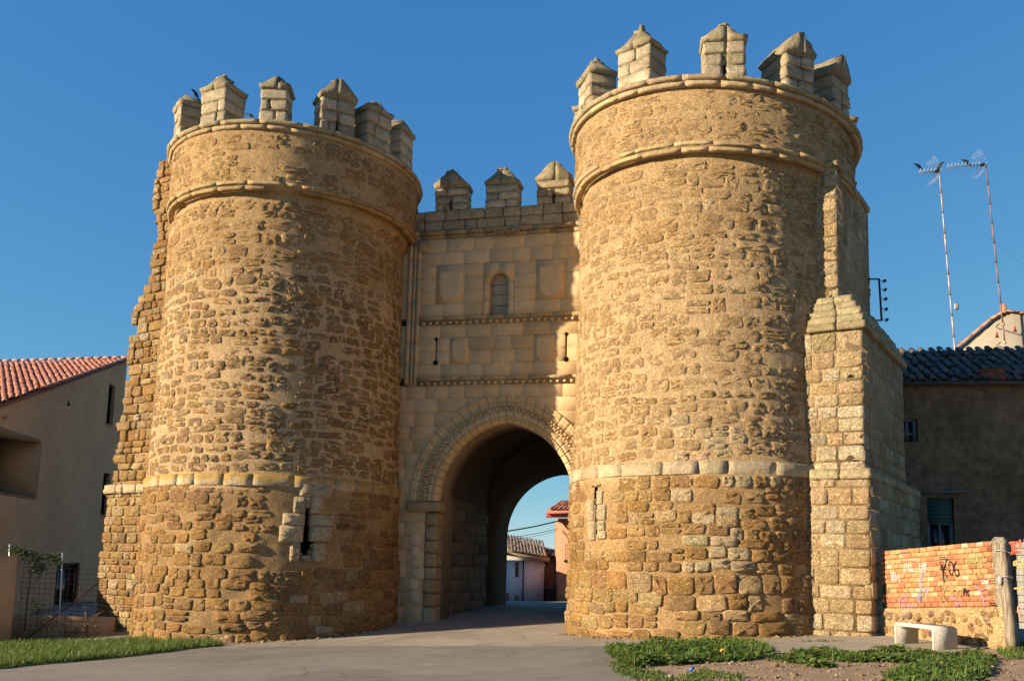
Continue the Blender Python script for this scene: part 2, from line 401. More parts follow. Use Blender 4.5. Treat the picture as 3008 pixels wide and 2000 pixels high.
NR = 14
_th = np.linspace(0, 2 * PI, NR, endpoint=False) + 0.1
def stone_shape(w, h, proud, p, rng, rough=0.06, sink=0.10, crag=0.012, rot=0.0, rim=0.0):
    """lump in (u, v, d): rounded outline, domed uneven face"""
    c, s = np.cos(_th), np.sin(_th)
    ex = 2.0 / p
    ox = np.sign(c) * np.abs(c)**ex; oy = np.sign(s) * np.abs(s)**ex
    rj = 1 + rng.normal(0, rough, NR)
    rj = (rj + np.roll(rj, 1) + np.roll(rj, -1) * 0.5) / 2.5
    ox = ox * rj * w / 2; oy = oy * rj * h / 2
    if rot: ox, oy = ox * math.cos(rot) - oy * math.sin(rot), ox * math.sin(rot) + oy * math.cos(rot)
    U = []; V = []; D = []
    k = min(w, h)
    for sc, d, cr in ((1.0, -sink, 0), (1.0, proud * 0.25 - rim, crag * 0.4), (1 - 0.16 * min(1, 0.25 / max(k, .1)) - 0.05, proud * 0.85, crag), (0.45, proud, crag * 1.3)):
        U.append(ox * sc + rng.normal(0, 0.008 if sc < 1 else 0.002, NR)); V.append(oy * sc + rng.normal(0, 0.008 if sc < 1 else 0.002, NR)); D.append(d + rng.normal(0, cr, NR) if cr else np.full(NR, d))
    U.append([0]); V.append([0]); D.append([proud + rng.normal(0, crag)])
    return np.concatenate(U), np.concatenate(V), np.concatenate(D)
def _sf():
    q = []
    for r in range(3):
        for k in range(NR): q.append((r * NR + k, r * NR + (k + 1) % NR, (r + 1) * NR + (k + 1) % NR, (r + 1) * NR + k))
    t = [(3 * NR + k, 3 * NR + (k + 1) % NR, 4 * NR) for k in range(NR)]
    return [np.array(q), np.array(t)]
STF = _sf()
def slab_shape(w, h, proud, rng, bev=0.012, sink=0.06, jit=0.004, chip=0.0):
    """dressed block: flat face with arrises (18 triangles)"""
    hw, hh = w / 2, h / 2; q = [(-hw, -hh), (hw, -hh), (hw, hh), (-hw, hh)]
    U = []; V = []; D = []
    tl = rng.normal(0, jit)
    for ins, d in ((0, -sink), (0, proud - bev), (bev, proud)):
        for x, y in q:
            U.append(x - math.copysign(ins, x) + rng.normal(0, jit * .5)); V.append(y - math.copysign(ins, y) + rng.normal(0, jit * .5)); D.append(d + (tl * x / hw if ins or d > 0 else 0))
    return np.array(U), np.array(V), np.array(D)
SLF = [np.array([(r * 4 + k, r * 4 + (k + 1) % 4, (r + 1) * 4 + (k + 1) % 4, (r + 1) * 4 + k) for r in range(2) for k in range(4)] + [(8, 9, 10, 11)])]

def lay(thing_, items, mapf, mat, name='stone', limit=300, rest='rubble_masonry', smooth=True, parent=None):
    """items: (u, v, shape arrays, faces, colour). The ones that show largest become single parts, the rest one part."""
    par = parent or thing_
    sc = []; Ps = []
    ns = [len(it[2][0]) for it in items]; cut = np.cumsum(ns)[:-1]
    allU = np.concatenate([it[0] + np.asarray(it[2][0]) for it in items]); allV = np.concatenate([it[1] + np.asarray(it[2][1]) for it in items]); allD = np.concatenate([np.asarray(it[2][2]) for it in items])
    Ps = np.split(mapf(allU, allV, allD), cut)
    cu = np.array([it[0] for it in items], float); cv_ = np.array([it[1] for it in items], float)
    nrm = mapf(cu, cv_, np.ones(len(items))) - mapf(cu, cv_, np.zeros(len(items)))
    for k, (u, v, (U, V, D), F, c) in enumerate(items):
        cen = Ps[k].mean(0); vd = ORI - cen; dist = np.linalg.norm(vd); fac = np.dot(nrm[k], vd) / dist
        px = project(cen)
        ok = fac > 0.05 and -20 < px[0] < 3030 and -20 < px[1] < 2020
        sc.append(((U.max() - U.min()) * (V.max() - V.min()) * fac / dist**2) if ok else -1.0)
    order = sorted(range(len(items)), key=lambda i: -sc[i])
    single = set(i for i in order[:limit] if sc[i] > 0)
    rest_mb = MB(); nrest = 0
    for i, (u, v, s, F, c) in enumerate(items):
        if i in single: link(name, mesh_of(name, Ps[i], F, c, smooth), mat, par)
        else: rest_mb.add(Ps[i], F, c); nrest += 1
    if nrest: rest_mb.build(rest, mat, par, smooth, kind='stuff')
    return len(single), nrest

def courses(u0, u1, v0, v1, hr, wr, rng):
    """irregular coursed cells (u, v, w, h)"""
    v = v0
    while v < v1 - 0.05:
        h = min(rng.uniform(*hr), v1 - v)
        if v1 - v - h < hr[0] * 0.6: h = v1 - v
        u = u0 - rng.uniform(0, wr[1])
        while u < u1:
            w = rng.uniform(*wr)
            yield u + w / 2, v + h / 2, w, h
            u += w
        v += h
def jcol(c, rng, s=0.10):
    k = 1 + rng.normal(0, s); return np.clip(np.array(c) * k * (1 + rng.normal(0, s * 0.25, 3)), 0.01, 0.9)

# ------------------------------------------------------------------ the two round towers
class Tower:
    pass
def shift(T, z): return T.shift * np.clip((np.asarray(z, float) - (T.zr - 0.6)) / 0.2, 0, 1)
def tilt(T, a, z): return -T.tilt * np.clip((np.asarray(z, float) - 4) / 8.7, 0, 2)**2 * np.sin(a)
def arc_piece(T, a0, a1, prof, rng, nseg=4, jit=0.008, gap=0.006):
    """a length of moulding: profile [(d, z)] swept round the tower between two angles"""
    n = len(prof); V = []; off = rng.normal(0, jit, 2)
    g = gap / T.Rs
    A = np.linspace(a0 + g, a1 - g, nseg + 1)
    for i, a in enumerate(A):
        e = 0.002 if i in (0, nseg) else 0.0
        for d, z in prof:
            r = T.Rs + d - e + off[0] + rng.normal(0, jit * 0.9); V.append((T.C[0] + float(shift(T, z)) + r * math.sin(a), T.C[1] - r * math.cos(a), z + off[1] + rng.normal(0, jit * 0.6) + float(tilt(T, a, z))))
    F = [(i * n + k, i * n + (k + 1) % n, (i + 1) * n + (k + 1) % n, (i + 1) * n + k) for i in range(nseg) for k in range(n)]
    F += [tuple(range(n - 1, -1, -1)), tuple(nseg * n + k for k in range(n))]
    return np.array(V), F
def ring_pieces(T, name, prof, wr, rng, colf, mat, a0=-2.1, a1=2.1, jit=0.008, gap=0.006, skip=0.0):
    a = a0; big = MB(); any_ = False
    # the far side of the ring, in one plain length
    V, F = arc_piece(T, a1, a0 + 2 * PI, prof, rng, 24, 0.0); big.add(V, F, colf(PI)); big.build(name + '_rear', mat, T.o, True, kind='stuff')
    while a < a1:
        da = rng.uniform(*wr) / T.Rs
        b = min(a + da, a1)
        if a1 - b < 0.06: b = a1
        if rng.random() >= skip:
            V, F = arc_piece(T, a, b, prof, rng, max(2, int((b - a) * T.Rs / 0.16)), jit, gap)
            link(name, mesh_of(name, V, F, jcol(colf((a + b) / 2), rng, 0.10), False), mat, T.o)
        a = b

def merlon(T_or_thing, base, ex, ey, w, d, hb, hc, rng, slit=False, finial=0.0, ridge='front', lean=0.0, name='merlon', cols=None, lichen_top=True):
    """crenel tooth: three courses of worn blocks, an oversailing gabled cap; base = centre of its foot"""
    base = np.asarray(base, float); c0 = cols or [(0.57, 0.505, 0.40), (0.53, 0.465, 0.36), (0.61, 0.545, 0.44), (0.48, 0.42, 0.315)]
    V, F = box(base + EZ * (hb + hc * 0.4) / 2, ex, ey, EZ, w * 0.86, d * 0.86, hb + hc * 0.4)
    if slit:
        mb = MB()
        for sgn in (-1, 1):
            ww = w * 0.86 / 2 - 0.06; v_, f_ = box(base + EZ * hb * 0.34 + ex * sgn * (0.06 + ww / 2), ex, ey, EZ, ww, d * 0.84, hb * 0.68); mb.add(v_, f_, (0.40, 0.34, 0.26))
        v_, f_ = box(base + EZ * (hb * 0.70 + hc * 0.2), ex, ey, EZ, w * 0.85, d * 0.85, hb * 0.6 + hc * 0.3); mb.add(v_, f_, (0.40, 0.34, 0.26))
        m = mb.build(name, M['mortar'], T_or_thing)
    else:
        m = link(name, mesh_of(name, V, F, (0.40, 0.34, 0.26)), M['mortar'], T_or_thing)
    nc = 3; h = hb / nc
    for k in range(nc):
        z = base + EZ * (h * (k + 0.5)); hh = h * 0.985
        if slit and k < 2: cuts = [-w / 2, -0.035, 0.035, w / 2]; segs = [(cuts[0], cuts[1]), (cuts[2], cuts[3])]
        else:
            r = rng.random()
            if r < 0.25: segs = [(-w / 2, w / 2)]
            else: q = rng.uniform(-0.2, 0.2) * w; segs = [(-w / 2, q), (q, w / 2)]
        if slit and k < 2 and rng.random() < 0.4:
            a, b = segs[0]; q = a + (b - a) * rng.uniform(0.5, 0.7); segs = [(a, q), (q, b)] + segs[1:]
        for a, b in segs:
            V, F = rough_block(z + ex * (a + b) / 2 + EZ * rng.normal(0, 0.004), ex, ey, EZ, (b - a) - 0.012, d + rng.normal(0, 0.02), hh, rng, 0.035, 0.011)
            link('stone', mesh_of('stone', V, F, jcol(c0[rng.integers(len(c0))], rng, 0.09), False), M['weathered'], m)
    # cap
    z0 = base + EZ * (hb - 0.01); ov = 0.045
    def capmesh(x0, x1, y0, y1, hr_, dirx):
        # rectangular eave -> ridge; a half or quarter cut by planes x0..x1
        V = []; hw = w / 2 + ov; hd = d / 2 + ov
        def top(x, y):
            tx = 1 - abs(x) / hw; ty = 1 - abs(y) / hd
            if dirx == 'front': hz = hr_ * min(1.0, tx * 1.0 / 0.86)          # ridge runs front to back
            elif dirx == 'side': hz = hr_ * min(1.0, ty / 0.86)
            else: hz = hr_ * min(1.0, min(tx, ty * 1.35 + 0.1) / 0.86)       # hipped
            return 0.10 + hz
        nx, ny = 4, 4
        xs = np.linspace(x0, x1, nx + 1); ys = np.linspace(y0, y1, ny + 1)
        X, Y = np.meshgrid(xs, ys, indexing='ij')
        Zt = np.vectorize(top)(X, Y) + rng.normal(0, 0.012, X.shape); Zb = np.zeros_like(X); n = (nx + 1) * (ny + 1)
        Xb = np.clip(X, -w / 2 - 0.01, w / 2 + 0.01) ; Yb = np.clip(Y, -d / 2 - 0.01, d / 2 + 0.01)
        top_ = np.stack([X + rng.normal(0, 0.008, X.shape), Y + rng.normal(0, 0.008, X.shape), Zt], -1).reshape(-1, 3); bot = np.stack([Xb, Yb, Zb], -1).reshape(-1, 3)
        P = np.concatenate([top_, bot]); F = [tuple(f) for f in grid_faces(nx + 1, ny + 1)] + [tuple(f[::-1] + n) for f in grid_faces(nx + 1, ny + 1)]
        ring = [i * (ny + 1) for i in range(nx + 1)] + [nx * (ny + 1) + j for j in range(1, ny + 1)] + [i * (ny + 1) + ny for i in range(nx - 1, -1, -1)] + [j for j in range(ny - 1, 0, -1)]
        for k in range(len(ring)): a, b = ring[k], ring[(k + 1) % len(ring)]; F.append((a, a + n, b + n, b))
        return z0 + P[:, :1] * ex + P[:, 1:2] * ey + P[:, 2:] * EZ, F
    hw, hd = w / 2 + ov, d / 2 + ov; q = rng.uniform(-0.12, 0.12) * w
    for a, b in ((-hw, q - 0.005), (q + 0.005, hw)):
        V, F = capmesh(a, b, -hd, hd, hc, ridge)
        link('cap_stone', mesh_of('cap_stone', V, F, jcol((0.40, 0.355, 0.265), rng, 0.08), False), M['weathered'], m)
    if finial > 0:
        V, F = rough_block(z0 + EZ * (hc + 0.06 + finial * 0.3) + ex * q * 0.4, ex, ey, EZ, 0.30, min(0.4, d * 0.7), finial, rng, 0.06, 0.02)
        zz = (V - z0) @ EZ; tp = zz > hc + 0.06 + finial * 0.3; cx = V.mean(0)
        V[tp] = V[tp] + (cx - V[tp]) * np.array([0.6, 0.6, 0.0])
        link('finial', mesh_of('finial', V, F, jcol((0.42, 0.38, 0.29), rng, 0.08), True), M['weathered'], m)
    return m

def tower(C, R, Z, rng, label, zones, holes, specials, band_col, merl, seed, ground_z, tlt=0.0, shf=0.0):
    T = Tower(); T.C = np.asarray(C); T.Rs, T.Rd, T.Rb, T.Rc = R; T.zb, T.zr, T.zc = Z; T.tilt = tlt; T.shift = shf; T.mtop = []
    gz = ground_z
    T.o = thing('round_tower', (C[0], C[1], gz), label, 'tower', 'round towers flanking the gate')
    def prof(z):
        z = np.asarray(z, float)
        r = T.Rs + 0.14 * np.clip((8.5 - z) / 5.2, 0, 1)                       # slight batter of the shaft
        r = np.where(z > T.zr - 0.15, T.Rd, r)
        lowr = T.Rb + 0.05 * np.clip((T.zb - 0.3 - z) / 3.0, 0, 1.6)
        k = np.clip((T.zb - z) / 0.3, 0, 1)
        return np.where(z < T.zb, (T.Rs + 0.14) * (1 - k) + lowr * k, r)
    def mapf(u, v, d):
        a = np.asarray(u, float) / T.Rs; r = prof(v) + d
        return np.stack([C[0] + shift(T, v) + r * np.sin(a), C[1] - r * np.cos(a), np.asarray(v, float) + tilt(T, a, v)], -1)
    def disp(a, z):
        a = np.asarray(a, float); z = np.asarray(z, float); P = np.stack([np.sin(a) * T.Rs, np.cos(a) * T.Rs, z], -1) + seed * 7.3
        lw = np.clip((T.zb - 0.4 - z) / 1.2, 0, 1)
        return 0.026 * fbm(P, 0.8, seed, 3) + lw * 0.10 * np.minimum(0, fbm(P, 1.0, seed + 9, 3) + 0.25)
    def stonemap(u, v, d): return mapf(u, v, np.asarray(d, float) + disp(np.asarray(u, float) / T.Rs, v))
    T.mapf = mapf; T.prof = prof
    # body of mortar, uneven, with the openings left out
    na, nz = 320, 210; zt = T.zc - 0.12
    aa = np.linspace(-PI, PI, na, endpoint=False); zz = np.linspace(gz - 0.7, zt, nz)
    A, Zg = np.meshgrid(aa, zz, indexing='ij')
    P0 = np.stack([np.sin(A) * T.Rs, np.cos(A) * T.Rs, Zg], -1) + seed * 7.3
    low = np.clip((T.zb - 0.4 - Zg) / 1.2, 0, 1)
    D = disp(A, Zg) + 0.007 * fbm(P0, 5.0, seed + 5, 2) - low * 0.012
    Pm = mapf(A * T.Rs, Zg, D - 0.005)
    Fq = grid_faces(na, nz, wrap=True)
    fc_a = aa[Fq[:, 0] // nz] + PI / na; fc_z = zz[Fq[:, 0] % nz] + (zz[1] - zz[0]) / 2
    keep = np.ones(len(Fq), bool)
    for poly in holes: keep &= ~inpoly(fc_a * T.Rs, fc_z, poly)
    cm = np.zeros((na, nz, 3))
    for (z0, z1, mc) in zones['mortar']:
        wgt = sst(z0 - 0.15, z0 + 0.15, Zg + 0.12 * vnoise(P0, 1.3, seed + 2))[..., None]; cm = cm * (1 - wgt) + np.array(mc) * wgt
    body = link('mortar_core', mesh_of('mortar_core', Pm.reshape(-1, 3), [Fq[keep]], cm.reshape(-1, 3), True), M['mortar'], T.o)
    # walkway at the top
    V = [(C[0], C[1], zt)] + [tuple(mapf(np.array([a * T.Rs]), np.array([zt]), np.array([0.0]))[0]) for a in np.linspace(-PI, PI, 64, endpoint=False)]
    link('walkway', mesh_of('walkway', np.array(V), [(0, 1 + k, 1 + (k + 1) % 64) for k in range(64)], (0.36, 0.30, 0.22)), M['mortar'], T.o)
    # the stones
    items = []
    amax = 2.0 * T.Rs
    for (z0, z1, hr, wr, fill, pw, proud, rough, drop, colf, rim) in zones['stone']:
        for u, v, w, h in courses(-amax, amax, z0, z1, hr, wr, rng):
            if rng.random() < drop: continue
            v2 = v + (0.05 * math.sin(u * 0.9 + v * 3.1 + seed) + 0.04 * math.sin(u * 2.3 + v * 1.7)) + rng.normal(0, 0.012 + 0.9 * rim)
            if v2 - h / 2 < z0 - 0.04 or v2 + h / 2 > z1 + 0.04: v2 = v
            if any(np.any(inpoly(np.array([u - w * .35, u, u + w * .35, u - w * .35, u + w * .35, u, u]), np.array([v2 - h * .35, v2, v2 + h * .35, v2 + h * .35, v2 - h * .35, v2 + h * .42, v2 - h * .42]), pl)) for pl in zones['keepout']): continue
            f = rng.uniform(*fill); f2 = rng.uniform(*fill)
            if h > 0.26 and rng.random() < 0.12:      # two thin ones instead
                for sg in (-1, 1):
                    items.append((u, v2 + sg * h / 4, stone_shape(w * f, h / 2 * 0.82, rng.uniform(*proud), rng.uniform(*pw), rng, rough), STF, colf(u / T.Rs, v2, rng)))
                continue
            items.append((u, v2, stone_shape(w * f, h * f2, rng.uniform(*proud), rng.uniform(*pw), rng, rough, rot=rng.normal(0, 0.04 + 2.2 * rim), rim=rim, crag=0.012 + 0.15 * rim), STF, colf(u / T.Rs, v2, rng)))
    for (u, v, w, h, proud, c) in specials:
        items.append((u, v, stone_shape(w * 0.985, h * 1.05, proud, 11.0, rng, 0.015, sink=0.25, crag=0.006), STF, jcol(c, rng, 0.05)))
    print(label[:24], lay(T.o, items, stonemap, M['rubble'], smooth=False))
    # embrasures behind the openings
    for poly in holes:
        n = len(poly); cu = sum(p[0] for p in poly) / n; cv = sum(p[1] for p in poly) / n
        out = [(cu + (p[0] - cu) * 1.35, cv + (p[1] - cv) * 1.08) for p in poly]
        V = np.concatenate([mapf(np.array([p[0] for p in out]), np.array([p[1] for p in out]), np.full(n, dd)) for dd in (-0.01, -0.9)])
        F = [(k, n + k, n + (k + 1) % n, (k + 1) % n) for k in range(n)] + [tuple(range(n, 2 * n))]
        link('embrasure', mesh_of('embrasure', V, F, (0.16, 0.12, 0.08)), M['mortar'], T.o)
    # mouldings
    rs0 = T.Rs
    bo = T.Rb - T.Rs
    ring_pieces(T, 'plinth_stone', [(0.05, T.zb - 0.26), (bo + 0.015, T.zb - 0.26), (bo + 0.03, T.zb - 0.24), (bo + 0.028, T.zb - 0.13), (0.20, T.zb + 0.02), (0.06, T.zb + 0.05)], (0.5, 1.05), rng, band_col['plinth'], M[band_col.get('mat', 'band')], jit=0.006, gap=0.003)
    dd = T.Rd - T.Rs
    roll = lambda zc_, d0, r: [(d0 - 0.12, zc_ - r)] + [(d0 + r * 0.9 * math.cos(t), zc_ + r * math.sin(t)) for t in np.linspace(-PI / 2, PI / 2, 6)] + [(d0 - 0.12, zc_ + r)]
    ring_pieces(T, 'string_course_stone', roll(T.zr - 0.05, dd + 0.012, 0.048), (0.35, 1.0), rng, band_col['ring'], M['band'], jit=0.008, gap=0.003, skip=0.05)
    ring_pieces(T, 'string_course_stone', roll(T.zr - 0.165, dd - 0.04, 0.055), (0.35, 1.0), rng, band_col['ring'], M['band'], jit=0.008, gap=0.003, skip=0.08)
    cd = T.Rc - T.Rs
    ring_pieces(T, 'cornice_stone', roll(T.zc - 0.195, cd - 0.11, 0.06), (0.5, 1.1), rng, band_col['cornice'], M['band'], a0=-2.4, a1=2.4, jit=0.005, gap=0.003)
    ring_pieces(T, 'coping_stone', [(cd - 0.35, T.zc - 0.13), (cd - 0.06, T.zc - 0.13), (cd, T.zc - 0.10), (cd, T.zc - 0.035), (cd - 0.12, T.zc + 0.03), (cd - 0.55, T.zc + 0.06), (cd - 0.9, T.zc + 0.03)], (0.6, 1.2), rng, band_col['coping'], M['weathered'], a0=-2.4, a1=2.4, jit=0.006, gap=0.004)
    # merlons
    for (a, w, d, hb, hc, slit, fin, ridge) in merl:
        n = np.array([math.sin(a), -math.cos(a), 0]); tx = np.array([math.cos(a), math.sin(a), 0])
        rr = T.Rc - 0.13 - d / 2
        dz = float(tilt(T, a, T.zc)); T.mtop.append(np.array([C[0] + T.shift, C[1], T.zc + dz + hb + hc + 0.05]) + n * rr)
        merlon(T.o, np.array([C[0] + T.shift, C[1], T.zc + dz]) + n * rr - EZ * 0.03, tx, -n, w, d, hb, hc, rng, slit, fin, ridge)
    return T
def inpoly(x, y, poly):
    x = np.asarray(x, float); y = np.asarray(y, float); r = np.zeros(x.shape, bool); n = len(poly)
    for i in range(n):
        x1, y1 = poly[i]; x2, y2 = poly[(i + 1) % n]
        c = ((y1 > y) != (y2 > y)) & (x < (x2 - x1) * (y - y1) / (y2 - y1 + 1e-12) + x1); r ^= c
    return r
def merl_angle(C, R, z, px):
    best = min(np.linspace(-1.42, 1.42, 569), key=lambda a: (abs(project(np.array([C[0] + R * math.sin(a), C[1] - R * math.cos(a), z]))[0] - px), ))
    return best

OCH = (0.46, 0.31, 0.15); ORA = (0.44, 0.275, 0.115); GRB = (0.37, 0.265, 0.15); LGT = (0.54, 0.41, 0.235); WHT = (0.62, 0.52, 0.365); RED = (0.38, 0.24, 0.13)
def pick(rng, *cw):
    r = rng.random() * sum(w for _, w in cw)
    for c, w in cw:
        r -= w
        if r <= 0: return jcol(c, rng, 0.09)
    return jcol(cw[-1][0], rng, 0.09)

def toward(c, m, k): return np.asarray(c) * (1 - k) + np.asarray(m) * k
# ---- left tower
rngL = np.random.default_rng(11)
RL = (3.34, 3.55, 3.52, 3.69); ZL = (3.62, 11.21, 12.86)
def uz(C, R, Rs, px, py):
    P, a = at_cyl(C, R, px, py); return a * Rs, P[2]
k5 = lambda x, y: (800 + x / 5.6, 1400 + y / 5.6)
def rectL(x0, y0, x1, y1):
    a = uz(TL, 3.57, RL[0], *k5((x0 + x1) / 2, y1)); b = uz(TL, 3.57, RL[0], *k5((x0 + x1) / 2, y0))
    l = uz(TL, 3.57, RL[0], *k5(x0, (y0 + y1) / 2)); r = uz(TL, 3.57, RL[0], *k5(x1, (y0 + y1) / 2))
    return ((l[0] + r[0]) / 2, (a[1] + b[1]) / 2, r[0] - l[0], b[1] - a[1])
keyL = [uz(TL, 3.57, RL[0], *k5(575 + (x - 575) * 1.15, y)) for x, y in ((550, 505), (632, 505), (622, 700), (612, 860), (632, 1000), (690, 1060), (680, 1110), (630, 1160), (580, 1260), (545, 1320), (490, 1230), (455, 1110), (500, 1060), (515, 900), (545, 780))]
spL = [rectL(*q) + (0.07, (0.62, 0.53, 0.38)) for q in ((450, 120, 1010, 335),)]
spL += [rectL(*q) + (0.075, (0.61, 0.52, 0.375)) for q in ((350, 335, 555, 600), (630, 335, 840, 600), (545, 335, 640, 505), (165, 605, 538, 795), (622, 630, 1035, 810), (105, 800, 500, 1075), (630, 815, 985, 1060), (290, 1090, 462, 1390), (665, 1100, 890, 1390))]
spL += [rectL(470, 1290, 660, 1390) + (0.05, (0.50, 0.44, 0.36))]
koL = [[uz(TL, 3.57, RL[0], *k5(x, y)) for x, y in ((110, 90), (1040, 90), (1050, 1090), (900, 1400), (280, 1400), (90, 1100))]]
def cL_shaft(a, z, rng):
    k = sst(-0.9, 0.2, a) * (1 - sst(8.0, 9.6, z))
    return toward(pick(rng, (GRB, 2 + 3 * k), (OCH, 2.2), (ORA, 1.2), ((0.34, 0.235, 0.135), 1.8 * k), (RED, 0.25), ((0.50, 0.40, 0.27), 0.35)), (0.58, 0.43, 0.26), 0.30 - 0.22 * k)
def cL_drum(a, z, rng): return toward(pick(rng, (OCH, 3), ((0.48, 0.335, 0.175), 3), (ORA, 1.6), (GRB, 0.8), ((0.38, 0.265, 0.14), 0.8)), (0.53, 0.38, 0.21), 0.35)
def cL_base(a, z, rng): return pick(rng, (ORA, 3.2), (OCH, 2), ((0.36, 0.23, 0.12), 1.6), (LGT, 0.35), (RED, 0.3), (WHT, 0.1 if z < 1 else 0.02))
zonesL = dict(mortar=[(-9, 3.3, (0.42, 0.29, 0.155)), (3.3, 9, (0.61, 0.455, 0.28)), (9.0, 13, (0.53, 0.38, 0.21))], keepout=koL,
    stone=[(-0.75, 1.35, (0.21, 0.33), (0.28, 0.70), (0.90, 1.02), (3.2, 6.0), (0.004, 0.042), 0.055, 0.06, cL_base, 0.004),
           (1.35, 3.36, (0.20, 0.36), (0.26, 0.74), (0.88, 1.04), (2.8, 5.2), (0.0, 0.026), 0.075, 0.06, cL_base, 0.010),
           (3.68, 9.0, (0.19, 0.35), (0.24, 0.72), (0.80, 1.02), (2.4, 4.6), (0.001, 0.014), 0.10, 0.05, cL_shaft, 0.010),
           (9.0, 10.82, (0.19, 0.36), (0.26, 0.78), (0.82, 1.03), (2.4, 4.6), (-0.002, 0.012), 0.10, 0.05, cL_drum, 0.010),
           (11.24, 12.54, (0.19, 0.34), (0.26, 0.78), (0.84, 1.05), (2.6, 5.0), (-0.006, 0.008), 0.10, 0.08, cL_drum, 0.008)])
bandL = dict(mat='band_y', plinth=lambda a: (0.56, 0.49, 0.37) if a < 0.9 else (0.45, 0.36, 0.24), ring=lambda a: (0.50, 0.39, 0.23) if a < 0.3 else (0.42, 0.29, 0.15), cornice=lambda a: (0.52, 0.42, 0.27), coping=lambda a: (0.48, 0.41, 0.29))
c2 = lambda x: 250 + x / 2.0905
merL = []
for (x, w, d, hb, hc, slit, fin, rg) in ((595, 0.80, 0.70, 0.98, 0.34, False, 0.0, 'hip'), (800, 0.88, 0.74, 0.96, 0.36, False, 0.20, 'hip'), (1140, 0.74, 0.60, 0.92, 0.34, False, 0.0, 'hip'),
        (1500, 0.96, 0.66, 0.96, 0.48, True, 0.12, 'front'), (1735, 0.86, 0.66, 1.05, 0.34, False, 0.0, 'hip'), (1893, 0.80, 0.64, 1.05, 0.36, False, 0.0, 'hip')):
    merL.append((merl_angle(TL, RL[3] - 0.42, ZL[2] + 0.5, c2(x)), w, d, hb, hc, slit, fin, rg))
print('merL', [round(m[0], 2) for m in merL])
TWL = tower(TL, RL, ZL, rngL, 'round stone gate tower with a keyhole gun loop in a pale stone surround', zonesL, [keyL], spL, bandL, merL, 1, -0.48, 0.16, 0.14)

# ---- right tower
rngR = np.random.default_rng(23)
RR = (3.38, 3.60, 3.53, 3.79); ZR = (3.90, 11.18, 12.70)
slit = [(1741, 1428), (1749, 1428), (1750, 1480), (1752, 1530), (1751, 1566), (1745, 1566), (1744, 1530), (1742, 1480)]
keyR = [uz(TR, 3.6, RR[0], *q) for q in slit]
def rectR(x0, y0, x1, y1):
    a = uz(TR, 3.6, RR[0], (x0 + x1) / 2, y1); b = uz(TR, 3.6, RR[0], (x0 + x1) / 2, y0); l = uz(TR, 3.6, RR[0], x0, (y0 + y1) / 2); r = uz(TR, 3.6, RR[0], x1, (y0 + y1) / 2)
    return ((l[0] + r[0]) / 2, (a[1] + b[1]) / 2, r[0] - l[0], b[1] - a[1])
spR = [rectR(*q) + (0.05, (0.64, 0.55, 0.39)) for q in ((1720, 1466, 1742, 1530), (1724, 1532, 1744, 1585), (1750, 1440, 1768, 1480), (1751, 1482, 1778, 1526), (1752, 1530, 1774, 1556), (1753, 1558, 1776, 1582), (1734, 1420, 1760, 1428))]
koR = [[uz(TR, 3.6, RR[0], *q) for q in ((1716, 1412), (1782, 1412), (1782, 1590), (1716, 1590))]]
def whiteness(a, z, rng):
    # the repaired patch of pale blocks that runs down the middle of the drum
    P = np.array([TR[0] + 3.55 * math.sin(a), TR[1] - 3.55 * math.cos(a), z]); x, y = project(P)
    return 1.0 if ((1985 < x < 2180 and 1225 < y < 1350) or (2000 < x < 2185 and 1385 < y < 1700)) else 0.0
def cR_shaft(a, z, rng):
    if whiteness(a, z, rng) and rng.random() < 0.8: return jcol((0.60, 0.50, 0.34), rng, 0.08)
    return toward(pick(rng, (OCH, 3), ((0.48, 0.35, 0.20), 3), (GRB, 0.8), (ORA, 1.0), (LGT, 0.5), (WHT, 0.08)), (0.57, 0.43, 0.26), 0.45)
def cR_base(a, z, rng):
    if whiteness(a, z, rng) and rng.random() < 0.72: return jcol((0.57, 0.47, 0.325), rng, 0.08)
    return pick(rng, (OCH, 3), (ORA, 2.4), ((0.38, 0.25, 0.13), 1.2), (LGT, 0.9), (WHT, 0.12), ((0.16, 0.15, 0.15), 0.04))
zonesR = dict(mortar=[(-9, 3.3, (0.45, 0.31, 0.165)), (3.5, 9, (0.58, 0.435, 0.265)), (9.2, 13, (0.51, 0.375, 0.215))], keepout=koR,
    stone=[(-0.65, 1.5, (0.22, 0.36), (0.30, 0.72), (0.92, 1.02), (3.4, 6.5), (0.004, 0.045), 0.05, 0.06, cR_base, 0.004),
           (1.5, 3.64, (0.21, 0.32), (0.26, 0.60), (0.90, 1.02), (3.2, 6.0), (0.002, 0.026), 0.055, 0.05, cR_base, 0.008),
           (3.95, 5.5, (0.23, 0.32), (0.32, 0.62), (0.88, 1.0), (3.0, 5.0), (0.0, 0.018), 0.05, 0.05, cR_shaft, 0.012),
           (5.5, 10.80, (0.19, 0.37), (0.26, 0.80), (0.84, 1.04), (2.5, 4.8), (-0.004, 0.010), 0.10, 0.06, cR_shaft, 0.008),
           (11.2, 12.38, (0.19, 0.34), (0.26, 0.80), (0.84, 1.05), (2.6, 5.0), (-0.006, 0.008), 0.10, 0.08, cR_shaft, 0.008)])
bandR = dict(plinth=lambda a: (0.53, 0.46, 0.33), ring=lambda a: (0.54, 0.43, 0.27), cornice=lambda a: (0.53, 0.44, 0.29), coping=lambda a: (0.48, 0.41, 0.29))
c6 = lambda x: 1600 + x / 2.24
merR = []
